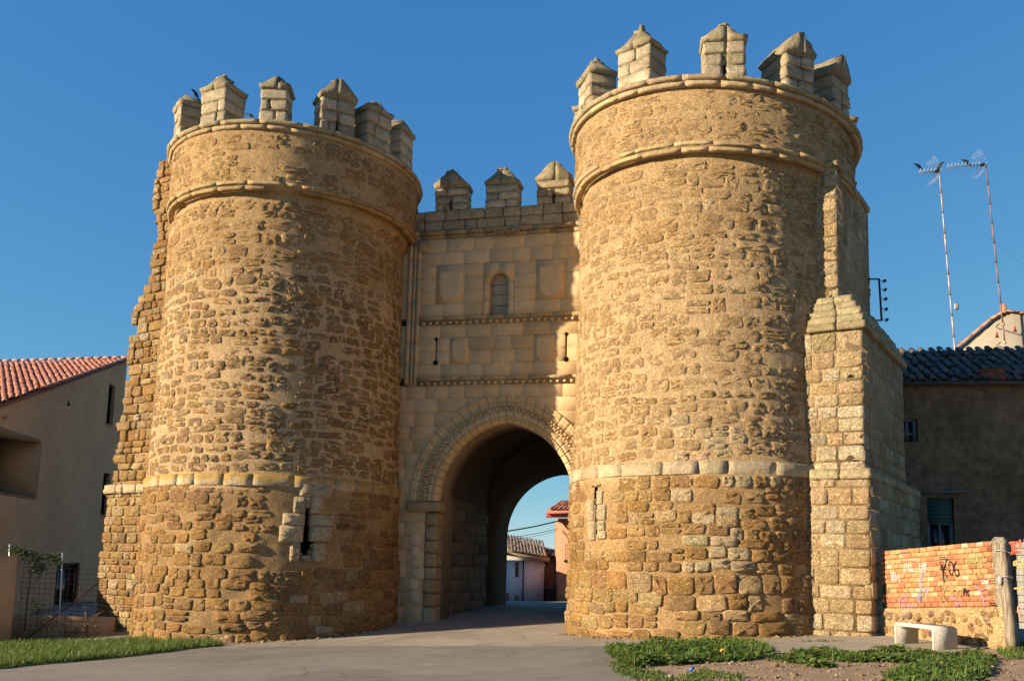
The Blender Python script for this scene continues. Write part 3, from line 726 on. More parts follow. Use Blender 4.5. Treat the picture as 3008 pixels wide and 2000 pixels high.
for (x, w, d, hb, hc, sl, fin, rg) in ((310, 0.88, 0.72, 0.92, 0.40, True, 0.26, 'hip'), (610, 0.94, 0.72, 0.96, 0.40, False, 0.34, 'hip'), (1155, 0.98, 0.60, 0.88, 0.40, True, 0.18, 'hip'),
        (1610, 0.84, 0.90, 0.90, 0.50, False, 0.0, 'front'), (1865, 0.82, 0.90, 0.98, 0.50, True, 0.0, 'front')):
    merR.append((merl_angle(TR, RR[3] - 0.42, ZR[2] + 0.5, c6(x)), w, d, hb, hc, sl, fin, rg))
merR.append((merR[0][0] - 0.52, 0.84, 0.62, 0.82, 0.34, False, 0.0, 'hip'))
merR.append((merR[4][0] + 0.62, 0.84, 0.62, 0.82, 0.34, False, 0.0, 'hip'))
print('merR', [round(m[0], 2) for m in merR])
TWR = tower(TR, RR, ZR, rngR, 'round stone gate tower beside the stepped buttress, with a patch of pale repair blocks', zonesR, [keyR], spR, bandR, merR, 2, 0.05, 0.42, 0.06)
# ------------------------------------------------------------------ the wall with the gate between the towers
FO = 0.9                                  # its face lies 0.9 m behind the line of the tower axes
def fm(s, z, d):
    s = np.asarray(s, float); d = np.asarray(d, float)
    return np.stack([TL[0] + E1[0] * s + E2[0] * (FO - d), TL[1] + E1[1] * s + E2[1] * (FO - d), np.asarray(z, float) + 0 * s], -1)
rngG = np.random.default_rng(5)
GC, GHW, GSP, GRISE = 6.48, 1.94, 3.30, 2.24           # arch: centre, half width, springing, rise
GW_BASE = fm(6.0, 0.0, 0)
gate = thing('gate_wall', (GW_BASE[0], GW_BASE[1], 0.0), 'ashlar gate wall with pointed archway, carved shields and three merlons between the towers', 'gate')
def arch_pt(q, t, hw=GHW, rise=GRISE, cx=GC, z0=GSP):
    """point of the pointed arch at radial offset q; t 0..1 left springing -> apex -> 2 right springing"""
    c = (rise * rise - hw * hw) / (2 * hw); R = hw + c + q
    tt = t if t <= 1 else 2 - t
    a1 = math.acos(max(-1, min(1, -c / R))); a = PI + (a1 - PI) * tt
    x = c + R * math.cos(a); z = R * math.sin(a)
    return (cx + x, z0 + z) if t <= 1 else (cx - x, z0 + z)
def arch_span(z, q):
    """s-range taken up by the arch (to offset q) at height z, or None"""
    if z < GSP: return (GC - GHW - q, GC + GHW + q)
    c = (GRISE**2 - GHW**2) / (2 * GHW); R = GHW + c + q; h = z - GSP
    if h >= R: return None
    x = math.sqrt(R * R - h * h) - c
    return (GC - x, GC + x) if x > 0 else None
def gate_core():
    mb = MB(); s0, s1, top = 2.4, 9.7, 11.25; d0, d1 = -0.30, -1.5; colr = (0.36, 0.29, 0.20)
    ts = [arch_pt(0.0, t) for t in np.linspace(0, 2, 33)]
    xs = [s0] + [p[0] for p in ts] + [s1]
    low = [-0.6] + [p[1] for p in ts] + [-0.6]
    pts_b = [(s0, -0.6), (ts[0][0], -0.6)] + ts + [(ts[-1][0], -0.6), (s1, -0.6)]
    V = []
    for d in (d0, d1):
        for p in pts_b: V.append(fm(p[0], p[1], d))
        for p in pts_b: V.append(fm(p[0], top, d))
    n = len(pts_b); F = []
    for k in range(n - 1):
        a = pts_b[k]; b = pts_b[k + 1]
        if abs(a[0] - b[0]) > 1e-6:
            F.append((k, k + 1, n + k + 1, n + k)); F.append((2 * n + k + 1, 2 * n + k, 3 * n + k, 3 * n + k + 1))
        F.append((k + 1, k, 2 * n + k, 2 * n + k + 1))
        F.append((n + k, n + k + 1, 3 * n + k + 1, 3 * n + k))
    mb.add(np.array(V), F, colr)
    mb.build('wall_core', M['mortar'], gate)
gate_core()
ASH = [(0.585, 0.455, 0.285), (0.565, 0.435, 0.27), (0.60, 0.47, 0.30), (0.555, 0.425, 0.26)]
def ashlar():
    items = []
    zs = list(np.linspace(-0.45, 6.64, 19)) ; rows = [(zs[i], zs[i + 1]) for i in range(18)]
    rows += [(a, b) for a, b in zip(np.linspace(6.86, 8.42, 5)[:-1], np.linspace(6.86, 8.42, 5)[1:])]
    rows += [(a, b) for a, b in zip(np.linspace(8.64, 11.0, 7)[:-1], np.linspace(8.64, 11.0, 7)[1:])]
    excl = [(5.70, 6.62, 8.64, 10.21), (4.26, 5.14, 9.03, 10.21), (7.25, 8.12, 9.03, 10.21), (4.74, 5.34, 7.25, 8.03), (7.23, 7.85, 7.25, 8.03),
            (4.31, 4.36, 7.25, 8.03), (8.13, 8.18, 7.25, 8.03), (3.40, 3.82, 6.6, 11.0)]
    for z0, z1 in rows:
        zm = (z0 + z1) / 2; iv = [(2.9, 9.2)]
        ex = [(a, b) for a, b, c, d in excl if c - 0.02 < zm < d + 0.02]
        sp = arch_span(z1, 0.50) or arch_span(z0 + 0.1, 0.45)
        if sp and z0 < GSP + GRISE + 0.65:
            if zm < GSP: sp = (GC - GHW - 0.34, GC + GHW + 0.34)
            ex.append(sp)
        for a, b in ex:
            nv = []
            for p, q in iv:
                if b <= p or a >= q: nv.append((p, q)); continue
                if a > p: nv.append((p, a))
                if b < q: nv.append((b, q))
            iv = nv
        for p, q in iv:
            L = q - p; u = p
            if L < 0.04: continue
            n = max(1, int(round(L / rngG.uniform(0.55, 0.85)))); cuts = np.linspace(p, q, n + 1)
            for i in range(1, n): cuts[i] += rngG.uniform(-0.2, 0.2) * L / n
            for a, b in zip(cuts[:-1], cuts[1:]):
                g = 0.005
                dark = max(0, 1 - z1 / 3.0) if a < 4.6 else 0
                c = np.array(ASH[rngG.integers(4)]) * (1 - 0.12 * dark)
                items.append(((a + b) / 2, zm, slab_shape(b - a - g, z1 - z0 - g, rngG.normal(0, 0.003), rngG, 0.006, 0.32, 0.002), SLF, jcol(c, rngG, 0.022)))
    print('ashlar', lay(gate, items, fm, M['ashlar'], 'ashlar_block', 300, 'ashlar_masonry', False))
ashlar()
def swept(name, prof, s0, s1, mat, colr, parent, n=12, jit=0.006, cut=None):
    """straight moulding: profile [(d, z)] along s, in lengths with open joints"""
    cuts = cut or list(np.linspace(s0, s1, n + 1) + np.concatenate([[0], rngG.uniform(-0.1, 0.1, n - 1), [0]]))
    m = len(prof); k = 0
    for a, b in zip(cuts[:-1], cuts[1:]):
        a += 0.004; b -= 0.004; off = rngG.normal(0, jit, 2); V = []
        nn = 3
        for s in np.linspace(a, b, nn):
            for d, z in prof: V.append(fm(s, z + off[1] + rngG.normal(0, jit * .5), d + off[0] * 0.6 + rngG.normal(0, jit * .5)))
        F = [(i * m + j, i * m + (j + 1) % m, (i + 1) * m + (j + 1) % m, (i + 1) * m + j) for i in range(nn - 1) for j in range(m)] + [tuple(range(m - 1, -1, -1)), tuple((nn - 1) * m + j for j in range(m))]
        link(name, mesh_of(name, np.array(V), F, jcol(colr, rngG, 0.06)), mat, parent)
# string courses with ball ornament
bead_me = None
def bead_row(z, s0, s1, step, parent, r=0.055):
    global bead_me
    for s in np.arange(s0, s1, step):
        p = fm(s, z + rngG.normal(0, 0.006), 0.045)
        V, F = uvball((0, 0, 0), r, 8, 5, (1, 1, 0.95))
        if bead_me is None:
            bead_me = mesh_of('bead', V, F, (0.55, 0.43, 0.275), True); bead_me.materials.append(M['ashlar'])
        o = bpy.data.objects.new('bead', bead_me); COL.objects.link(o); o.parent = parent; o.location = Vector(p) - base_of(parent)
        o.scale = (1, 1, rngG.uniform(0.8, 1.1))
for z in (8.62, 6.84):
    p0 = fm(3.9, z, 0)
    m = link('string_course', mesh_of('string_course', *box(fm(6.3, z - 0.11, -0.10), E1v, E2v, EZ, 5.0, 0.3, 0.2), (0.4, 0.33, 0.22)), M['mortar'], gate)
    swept('moulding', [(-0.15, z - 0.10), (0.03, z - 0.10), (0.06, z - 0.07), (0.115, z - 0.045), (0.12, z - 0.01), (0.02, z + 0.03), (-0.15, z + 0.03)], 3.84, 9.0, M['band'], (0.53, 0.42, 0.27), m, 8)
    swept('bead_strip', [(-0.15, z - 0.225), (0.005, z - 0.225), (0.02, z - 0.10), (-0.15, z - 0.10)], 3.84, 9.0, M['ashlar'], (0.55, 0.43, 0.27), m, 8)
    bead_row(z - 0.165, 3.95, 8.95, 0.20, m)
# top moulding with a twisted cord, parapet, merlons
topm = link('top_moulding', mesh_of('top_moulding', *box(fm(6.1, 11.12, -0.12), E1v, E2v, EZ, 6.2, 0.3, 0.22), (0.4, 0.33, 0.22)), M['mortar'], gate)
swept('moulding', [(-0.2, 10.99), (0.02, 10.99), (0.07, 11.02), (0.09, 11.06), (0.06, 11.10), (-0.2, 11.10)], 3.2, 9.0, M['weathered'], (0.44, 0.36, 0.24), topm, 9)
swept('moulding', [(-0.2, 11.105), (0.07, 11.105), (0.13, 11.14), (0.15, 11.19), (0.11, 11.24), (-0.2, 11.245)], 3.2, 9.0, M['weathered'], (0.42, 0.345, 0.235), topm, 9)
for k in range(9):                                                     # the cord is knotted in the middle
    s = 6.05 + k * 0.085
    V, F = tube([fm(s - 0.05, 11.0, 0.06), fm(s, 11.08, 0.13), fm(s + 0.05, 11.17, 0.12)], 0.035, 6); link('cord_twist', mesh_of('cord_twist', V, F, (0.42, 0.35, 0.24), True), M['weathered'], topm)
for s in (3.62, 8.55):                                                 # corbel faces under the moulding ends
    V, F = uvball(fm(s + 0.22, 10.80, 0.05), 0.17, 10, 7, (1, 0.8, 1.15)); link('corbel', mesh_of('corbel', V + rngG.normal(0, 0.01, V.shape), F, (0.44, 0.36, 0.24), True), M['weathered'], gate)
def parapet():
    it = []
    for z0, z1 in ((11.25, 11.56), (11.56, 11.87)):
        cuts = list(np.arange(3.1, 9.1, 0.62)); cuts = [c + rngG.uniform(-0.14, 0.14) for c in cuts]
        for a, b in zip(cuts[:-1], cuts[1:]):
            zt = z1 + (rngG.normal(0, 0.02) if z1 > 11.7 else 0)
            V, F = rough_block(fm((a + b) / 2, (z0 + zt) / 2, -0.27), E1v, E2v, EZ, b - a - 0.012, 0.58, zt - z0 - 0.01, rngG, 0.025, 0.007)
            link('parapet_block', mesh_of('parapet_block', V, F, jcol((0.50, 0.42, 0.30), rngG, 0.07), False), M['weathered'], gate)
parapet()
for s, sl in ((4.63, True), (6.17, False), (7.71, True)):
    merlon(gate, fm(s, 11.86, -0.27), E1v, E2v, 0.98, 0.56, 0.70, 0.46, rngG, sl, 0.08, 'front' if sl else 'hip')
# pilaster of slender shafts at the tower
pil = link('pilaster', mesh_of('pilaster', *box(fm(3.61, 8.8, -0.16), E1v, E2v, EZ, 0.42, 0.34, 4.3), (0.45, 0.36, 0.24)), M['ashlar'], gate)
for s, r in ((3.47, 0.07), (3.62, 0.045), (3.74, 0.06)):
    zc = list(np.arange(6.68, 11.0, 0.62)) + [11.0]
    for a, b in zip(zc[:-1], zc[1:]):
        V, F = tube([fm(s, a + 0.004, 0.02), fm(s, b - 0.004, 0.02)], r, 8); link('shaft_drum', mesh_of('shaft_drum', V, F, jcol((0.47, 0.38, 0.26), rngG, 0.06), True), M['ashlar'], pil)
# niche window, walled up
def niche():
    s0, s1, a0, a1, zb, zt, ztop = 5.70, 6.62, 5.88, 6.44, 8.64, 9.63, 10.20
    cx = (a0 + a1) / 2; r = (a1 - a0) / 2
    nch = link('niche', mesh_of('niche', *box(fm(cx, 9.35, -0.30), E1v, E2v, EZ, a1 - a0 + 0.2, 0.06, 1.7), (0.40, 0.33, 0.23)), M['mortar'], gate)
    for sg in (-1, 1):                                                  # jambs in two stones a side, then half of the arched head
        for z0, z1 in ((zb, 9.12), (9.12, zt)):
            w = a0 - s0; c = (s0 + a0) / 2 if sg < 0 else (s1 + a1) / 2
            V = fm(*[c + slab_shape(w - 0.006, z1 - z0 - 0.006, 0.006, rngG, 0.03, 0.32, 0.002)[0], (z0 + z1) / 2 + slab_shape(w - 0.006, z1 - z0 - 0.006, 0.006, rngG, 0.03, 0.32, 0.002)[1], slab_shape(w, 1, 0.006, rngG, 0.03, 0.32, 0.002)[2]])
            link('jamb_block', mesh_of('jamb_block', V, SLF, jcol(ASH[2], rngG, 0.04)), M['ashlar'], nch)
        arc = [(cx + sg * r * math.cos(t), zt + r * math.sin(t)) for t in np.linspace(0, PI / 2 - 0.02, 9)]
        poly = arc + [(cx + sg * 0.004, ztop), (s1 if sg > 0 else s0, ztop), (s1 if sg > 0 else s0, zt)]
        V = np.concatenate([fm(np.array([p[0] for p in poly]), np.array([p[1] for p in poly]), np.full(len(poly), d)) for d in (0.006, -0.32)])
        n = len(poly); F = [tuple(range(n)), tuple(range(2 * n - 1, n - 1, -1))] + [(k, n + k, n + (k + 1) % n, (k + 1) % n) for k in range(n)]
        link('arch_head', mesh_of('arch_head', V, F, jcol(ASH[2], rngG, 0.04)), M['ashlar'], nch)
    for z0, z1 in ((8.64, 8.98), (8.98, 9.30), (9.30, 9.60), (9.60, 9.95)):
        sh = slab_shape(a1 - a0 + 0.1, z1 - z0 - 0.012, 0.0, rngG, 0.012, 0.05, 0.004)
        link('infill_block', mesh_of('infill_block', fm(cx + sh[0], (z0 + z1) / 2 + sh[1], sh[2] - 0.21), SLF, jcol((0.40, 0.345, 0.26), rngG, 0.08)), M['ashlar'], nch)
niche()
def shield(s0, s1, z0, z1, depth, seed, name='carved_shield', frame=True):
    r = np.random.default_rng(seed); cx = (s0 + s1) / 2; w = s1 - s0; h = z1 - z0
    back = link(name, mesh_of(name, *box(fm(cx, (9.62 if frame else (z0 + z1) / 2), -0.137), E1v, E2v, EZ, w + 0.075, 0.26, (1.17 if frame else h + 0.04)), (0.61, 0.475, 0.30)), M['ashlar'], gate)
    # heater outline, relief as a fine height grid
    nu, nv = 20, 24; V = []; msk = []
    for i in range(nu):
        for j in range(nv):
            x = -1 + 2 * i / (nu - 1); y = j / (nv - 1)
            lim = 1.0 if y > 0.42 else math.sqrt(max(0, 1 - ((0.42 - y) / 0.42)**2))
            xx = x * max(lim, 0.12) * w / 2 * 0.94
            P = np.array([xx * 5, y * 6, seed]); dd = depth * (1 - 0.5 * (abs(x) > 0.9)) + 0.02 * abs(float(fbm(P, 1.3, seed, 3))) * (1 if abs(x) < 0.86 else 0.2) - (0.012 if abs(abs(x) - 0.87) < 0.06 else 0) - (0.012 if abs(y - 0.5) < 0.03 or abs(x) < 0.05 else 0)
            if i in (0, nu - 1) or j in (0, nv - 1): dd = -0.05
            V.append(fm(cx + xx, z0 + 0.03 + y * (h - 0.06), dd))
    link('shield_relief', mesh_of('shield_relief', np.array(V), [grid_faces(nu, nv)], (0.61, 0.475, 0.30), True), M['ashlar'], back)
shield(4.30, 5.10, 9.06, 10.06, 0.035, 3); shield(7.29, 8.08, 9.06, 10.08, 0.035, 7)
shield(4.78, 5.31, 7.27, 8.0, 0.012, 11, 'carved_panel', False); shield(7.26, 7.82, 7.27, 8.0, 0.014, 13, 'carved_panel', False)
for s, zt, zb_ in ((4.335, 8.0, 7.30), (8.155, 8.02, 7.30)):            # gun loops: round ends of the slots
    for z, r in ((zt, 0.05), (zb_, 0.075)):
        V, F = tube([fm(s, z, 0.012), fm(s, z, -0.02)], r, 12); link('gun_loop', mesh_of('gun_loop', V, F, (0.03, 0.025, 0.02)), M['black'], gate)
# archivolt: voussoirs with three mouldings
AP = [(0.0, -0.55), (0.0, -0.02), (0.10, 0.02), (0.17, 0.03), (0.20, 0.075), (0.26, 0.075), (0.29, 0.03), (0.60, 0.03), (0.62, 0.0), (0.66, 0.015), (0.67, 0.06), (0.71, 0.075), (0.74, 0.04), (0.76, 0.075), (0.80, 0.075), (0.82, 0.02), (0.82, -0.30)]
def voussoirs():
    n = 15
    cuts = list(np.linspace(0, 2, 2 * n + 1))
    for k, (a, b) in enumerate(zip(cuts[:-1], cuts[1:])):
        V = []; m = len(AP); ns = 4; o = rngG.normal(0, 0.004)
        for i, t in enumerate(np.linspace(a + 0.0012, b - 0.0012, ns + 1)):
            for q, d in AP:
                p = arch_pt(q * (0.90 if 0.9 < t < 1.1 else 1.0) if q > 0.5 else q, t); V.append(fm(p[0], p[1], d + o + rngG.normal(0, 0.004)))
        F = [(i * m + j, (i + 1) * m + j, (i + 1) * m + (j + 1) % m, i * m + (j + 1) % m) for i in range(ns) for j in range(m)] + [tuple(range(m)), tuple(ns * m + j for j in range(m - 1, -1, -1))]
        v = link('voussoir', mesh_of('voussoir', np.array(V), F, jcol((0.565, 0.445, 0.285), rngG, 0.035)), M['ashlar'], gate)
        rel = MB()                                                      # leaf carving and the row of balls
        for c in range(5):
            t = a + (b - a) * (c + 0.5) / 5; q = 0.445 + 0.07 * (1 if c % 2 else -1); p = arch_pt(q, t)
            t2 = min(b, t + (b - a) * 0.16); p2 = arch_pt(q + 0.07 * (-1 if c % 2 else 1), t2)
            rel.add(*tube([fm(p[0], p[1], 0.03), fm((p[0] + p2[0]) / 2, (p[1] + p2[1]) / 2, 0.075), fm(p2[0], p2[1], 0.03)], [0.03, 0.036, 0.02], 5), (0.56, 0.44, 0.28))
        for c in range(3):
            t = a + (b - a) * (c + 0.5) / 3; p = arch_pt(0.135, t); rel.add(*uvball(fm(p[0], p[1], 0.05), 0.042, 6, 4), (0.56, 0.44, 0.28))
        rel.build('carving', M['ashlar'], v, True)
voussoirs()
# jambs and imposts
for side in (-1, 1):
    se = GC + side * GHW
    zc = [-0.45, 0.35, 0.72, 1.10, 1.45, 1.85, 2.2, 2.6, 2.98]
    for k, (a, b) in enumerate(zip(zc[:-1], zc[1:])):
        c = (0.44, 0.33, 0.20) if k % 3 else (0.50, 0.41, 0.28)
        V, F = rough_block(fm(se + side * 0.16, (a + b) / 2, -0.27), E1v, E2v, EZ, 0.34, 0.60, b - a - 0.012, rngG, 0.03, 0.008)
        link('jamb_block', mesh_of('jamb_block', V, F, jcol(c, rngG, 0.08), True), M['band'], gate)
    V, F = rough_block(fm(se + side * 0.42, 3.14, -0.22), E1v, E2v, EZ, 0.98, 0.66, 0.28, rngG, 0.04, 0.006)
    link('impost', mesh_of('impost', V, F, (0.45, 0.36, 0.24), True), M['band'], gate)
for (s, z, w, h) in ((3.95, 0.62, 0.30, 0.30), (3.90, 0.95, 0.24, 0.3), (3.98, 1.55, 0.32, 0.26), (3.92, 1.86, 0.24, 0.3), (3.9, 2.2, 0.3, 0.3), (4.02, 1.24, 0.4, 0.3)):
    sh = slab_shape(w, h, 0.03, rngG, 0.015, 0.2, 0.005); link('quoin_block', mesh_of('quoin_block', fm(s + sh[0], z + sh[1], sh[2]), SLF, jcol((0.56, 0.48, 0.35), rngG, 0.05)), M['ashlar'], gate)

# the vaulted passage and the arch at its far end (one room of masonry behind the wall)
pass_t = thing('gate_passage', tuple(fm(6.4, 0.1, -3.5)), 'dark vaulted passage running back from the archway to the far arch', 'passage')
def passage():
    PS0, PS1, VZ = 4.44, 8.95, 3.55
    dA, dB = -0.9, -6.1                                                 # from behind the front arch to the far wall (off 7.0)
    cx = (PS0 + PS1) / 2; hw = (PS1 - PS0) / 2
    r = np.random.default_rng(77)
    # masonry shell: walls + vault, unrolled
    prof = [(PS0, -0.5)] + [(PS0, z) for z in np.linspace(0, VZ, 10)] + [(cx - hw * math.cos(t), VZ + 2.3 * math.sin(t)) for t in np.linspace(0.08, PI - 0.08, 22)] + [(PS1, z) for z in np.linspace(VZ, 0, 10)] + [(PS1, -0.5)]
    nd = 40; V = []; ds = np.linspace(dA, dB, nd)
    for p in prof:
        for d in ds: V.append(fm(p[0], p[1], d))
    V = np.array(V); V = V + 0.02 * fbm(V, 2.0, 4, 3)[:, None]
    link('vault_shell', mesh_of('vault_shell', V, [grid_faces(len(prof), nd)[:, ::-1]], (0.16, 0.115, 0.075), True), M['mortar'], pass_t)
    # solid above and beside, so that no daylight leaks in
    mb = MB()
    for (a0, a1, z0, z1) in ((2.4, PS0 - 0.05, -0.6, 9.5), (PS1 + 0.05, 9.7, -0.6, 9.5), (PS0 - 0.1, PS1 + 0.1, VZ + 2.4, 9.5)):
        mb.add(*box(fm((a0 + a1) / 2, (z0 + z1) / 2, -4.3), E1v, E2v, EZ, a1 - a0, 5.6, z1 - z0), (0.36, 0.28, 0.18))
    mb.build('block_above', M['mortar'], pass_t)
    # wall blocks, told apart near the entrance
    def wl(u, v, d): return fm(PS0 + np.asarray(d), v, -np.asarray(u))
    items = []
    for u, v, w, h in courses(1.0, 6.0, -0.3, 3.5, (0.28, 0.42), (0.4, 0.9), r):
        if u - w / 2 < 0.9 or u + w / 2 > 6.1: continue
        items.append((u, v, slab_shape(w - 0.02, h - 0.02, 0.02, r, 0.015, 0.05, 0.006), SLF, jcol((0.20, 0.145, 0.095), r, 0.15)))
    lay(pass_t, items, wl, M['ashlar'], 'wall_block', 120, 'wall_masonry', False)
    # far wall with a splayed arched opening
    n = 40
    inn = [(4.52, -0.5)] + [arch_pt(0, t, 2.42, 2.55, 6.95, 2.60) for t in np.linspace(0, 2, n)] + [(9.37, -0.5)]
    outr = [(4.86, -0.5)] + [arch_pt(0, t, 2.05, 2.20, 6.92, 2.55) for t in np.linspace(0, 2, n)] + [(8.97, -0.5)]
    V = [fm(p[0], p[1], -6.1) for p in inn] + [fm(p[0], p[1], -7.1) for p in outr]
    bo = [(2.4, -0.5)] + [(2.4 + (9.9 - 2.4) * (i / (n - 1)), 9.5) for i in range(n)] + [(9.9, -0.5)]
    V += [fm(p[0], p[1], -6.1) for p in bo] + [fm(p[0], p[1], -7.1) for p in bo]; m = len(inn); F = []
    for k in range(m - 1):
        F += [(k, k + 1, m + k + 1, m + k), (2 * m + k, 2 * m + k + 1, k + 1, k), (m + k, m + k + 1, 3 * m + k + 1, 3 * m + k), (2 * m + k + 1, 2 * m + k, 3 * m + k, 3 * m + k + 1)]
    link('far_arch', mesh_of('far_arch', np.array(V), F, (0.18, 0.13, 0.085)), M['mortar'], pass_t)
passage()
# guard stones at the foot of the right jamb
for k, (px, py, sx, sz) in enumerate(((1690, 1830, 0.55, 0.42), (1716, 1815, 0.45, 0.40))):
    P = at_ground(px, py); V, F = rough_block(P + EZ * sz * 0.4, EX, EY, EZ, sx, 0.5, sz, np.random.default_rng(60 + k), 0.1, 0.03)
    o = link('guard_stone', mesh_of('guard_stone', V - P, F, (0.45, 0.33, 0.19), True), M['rubble']); o.location = Vector(P)
    tag(o, ['rounded guard stone at the foot of the archway jamb', 'small worn guard stone wedged against the tower base by the archway'][k], 'stone')

# ------------------------------------------------------------------ stepped buttress at the right tower
rngB = np.random.default_rng(31)
BA = math.radians(33)
BF = np.array([math.sin(BA), math.cos(BA), 0.0])          # into the buttress from its front face
BL = np.array([-math.cos(BA), math.sin(BA), 0.0])         # along the front, away from the outer corner
C0 = np.array([7.61, 19.52, 0.0])
butt = thing('buttress', (7.3, 19.9, 0.2), 'square stepped stone buttress with moss-grown cap leaning on the round tower', 'buttress')
def z_at(px, py, P):
    d = ray(px, py); t = np.hypot(P[0], P[1]) / np.hypot(d[0], d[1]); return EYE + d[2] * t
def len_to(px, py, P, dirv, z):
    best = min(np.linspace(0.3, 6, 400), key=lambda L: abs(project(P + dirv * L + EZ * z)[0] - px)); return best
Cm = C0 + BF * 0.10 + BL * 0.10
zmid = z_at(2513, 966, Cm); C1 = C0 + BF * 0.60 + BL * 0.70
zcap = z_at(2472, 880, C1); ztop = z_at(2439, 490, C1)
Lm = len_to(2650, 1060, Cm, BF, zmid); Lb = len_to(2700, 1500, C0, BF, 3.2); L1 = len_to(2556, 860, C1, BF, zcap + 0.6)
print('buttress', zmid, zcap, ztop, Lm, Lb, L1)
BUTC = [(0.58, 0.475, 0.32), (0.55, 0.435, 0.275), (0.61, 0.52, 0.37), (0.53, 0.40, 0.24), (0.63, 0.54, 0.40)]
def stage(corner, L, z0, z1, hr, wr, colr, W=1.7, proud=(0.0, 0.03)):
    mb = MB(); mb.add(*box(corner + BF * L / 2 + BL * W / 2 + EZ * (z0 + z1) / 2, BL, BF, EZ, W, L, z1 - z0), colr); mb.build('core', M['mortar'], butt)
    def front(u, v, d): u = np.asarray(u)[..., None]; return corner + BL * u - BF * np.asarray(d)[..., None] + EZ * np.asarray(v)[..., None]
    def sideF(u, v, d): u = np.asarray(u)[..., None]; return corner + BF * u - BL * np.asarray(d)[..., None] + EZ * np.asarray(v)[..., None]
    for mp, U1, nm in ((front, 1.25, 'f'), (sideF, L, 's')):
        items = []; v = z0
        while v < z1 - 0.06:
            h = min(rngB.uniform(*hr), z1 - v)
            if z1 - v - h < 0.12: h = z1 - v
            u = 0.0 - 0.02
            first = True
            while u < U1 - 0.05:
                w = rngB.uniform(*wr); w = min(w, U1 - u)
                c = BUTC[rngB.integers(5)]
                items.append((-1 * (u + w / 2) if False else (u + w / 2), v + h / 2, stone_shape((w - 0.02) * 0.97, (h - 0.018) * 0.97, rngB.uniform(*proud), rngB.uniform(5, 9), rngB, 0.025, sink=0.12, crag=0.006), [f[:, ::-1] for f in STF] if nm == 's' and False else STF, jcol(c, rngB, 0.08)))
                u += w
            v += h
        if nm == 'f': items = [(u, v, (-s[0], s[1], s[2]), [f[:, ::-1] for f in F], c) for u, v, s, F, c in items]
        lay(butt, items, mp, M['rubble'], 'stone', 150, 'masonry', False)
stage(C0, Lb, -0.4, 3.70, (0.28, 0.42), (0.34, 0.72), (0.44, 0.32, 0.18), proud=(0.0, 0.05))
stage(Cm, Lm, 3.62, zmid, (0.26, 0.38), (0.32, 0.62), (0.50, 0.38, 0.22))
stage(C1, L1, zmid - 0.1, ztop, (0.24, 0.34), (0.30, 0.55), (0.48, 0.36, 0.21), W=1.3, proud=(0.0, 0.02))
def ledge(corner, L, z, h, ov, colr, name, W=1.25, slope=0.0, n=3):
    """row of oversailing blocks along front and side"""
    k = 0
    for (d0, d1, along, outw, U1) in ((0, 0, BL, -BF, W), (0, 0, BF, -BL, L)):
        u = -ov; m = max(2, int(U1 / 0.62)); cuts = np.linspace(-ov, U1, m + 1)
        for a, b in zip(cuts[:-1], cuts[1:]):
            V, F = rough_block(corner + along * (a + b) / 2 + outw * (ov / 2 - 0.14) + EZ * (z + h / 2), along, outw, EZ, b - a - 0.01, 0.28 + ov, h - 0.006, rngB, 0.03, 0.010)
            link(name, mesh_of(name, V, F, jcol(colr, rngB, 0.07), True), M['weathered'], butt)
ledge(C0, Lb, 3.58, 0.22, 0.06, (0.50, 0.42, 0.28), 'plinth_stone')
# stepped cap in five shrinking courses
hcap = (zcap - zmid) / 5
for k, (fin, wch) in enumerate(((-0.07, 0), (-0.02, 0), (0.03, 0), (0.13, 0), (0.22, 0))):
    cc = Cm + BF * fin + BL * (fin * 1.15); ledge(cc, max(1.2, Lm - fin * 2.2 - 0.35 * k), zmid + k * hcap, hcap + 0.01, 0.03, (0.44, 0.40, 0.27), 'cap_stone', W=1.25 - 0.12 * k)
    mb = MB(); mb.add(*box(cc + BF * (0.05 + (Lm - 0.35 * k) / 2) + BL * 0.65 + EZ * (zmid + (k + 0.5) * hcap), BL, BF, EZ, 1.2, max(1.0, Lm - 0.35 * k - 0.1), hcap - 0.01), (0.42, 0.36, 0.25)); mb.build('cap_core', M['weathered'], butt)
ledge(C1, L1, ztop, 0.14, 0.07, (0.46, 0.37, 0.24), 'cap_stone', W=0.9)
mb = MB(); mb.add(*prism([(0, 0), (1.3, 0), (1.3, 0.55), (0.9, 0.5)], C1 + EZ * (ztop + 0.1), BL, EZ, BF, 0.0, L1), (0.46, 0.35, 0.21)); mb.build('cap_slope', M['weathered'], butt)

# ------------------------------------------------------------------ broken stub of the town wall at the left tower
rngS = np.random.default_rng(41)
SP1 = np.array([-9.55, 25.55, 0.0]); SP2 = np.array([-12.25, 27.35, 0.0])
SD = (SP2 - SP1) / np.linalg.norm(SP2 - SP1); SN = np.array([SD[1], -SD[0], 0]) if np.dot([SD[1], -SD[0]], [0, -1]) > 0 else np.array([-SD[1], SD[0], 0])
stub = thing('ruined_wall', (-10.6, 26.3, -0.7), 'ragged broken end of the old town wall clinging to the tower', 'wall')
_kp = lambda x, y: (250 + x / 1.537, 480 + y / 1.537)
prof_px = [_kp(*q) for q in ((335, 0), (322, 80), (308, 200), (314, 270), (334, 320), (306, 380), (299, 520), (262, 590), (222, 640), (216, 700), (232, 750), (204, 795), (196, 860), (194, 930), (202, 960), (184, 1010), (192, 1040), (174, 1075), (182, 1110), (172, 1140), (144, 1195), (172, 1240), (152, 1270), (134, 1340), (160, 1390), (118, 1420), (120, 1460), (94, 1490), (88, 1560))] + [(298, 1586), (288, 1690), (284, 1740), (279, 1830), (272, 1880)]
prof_sz = []
for q in prof_px:
    P = at_plane(q[0], q[1], SP1, SN); prof_sz.append((float(np.dot(P - SP1, SD)), float(P[2])))
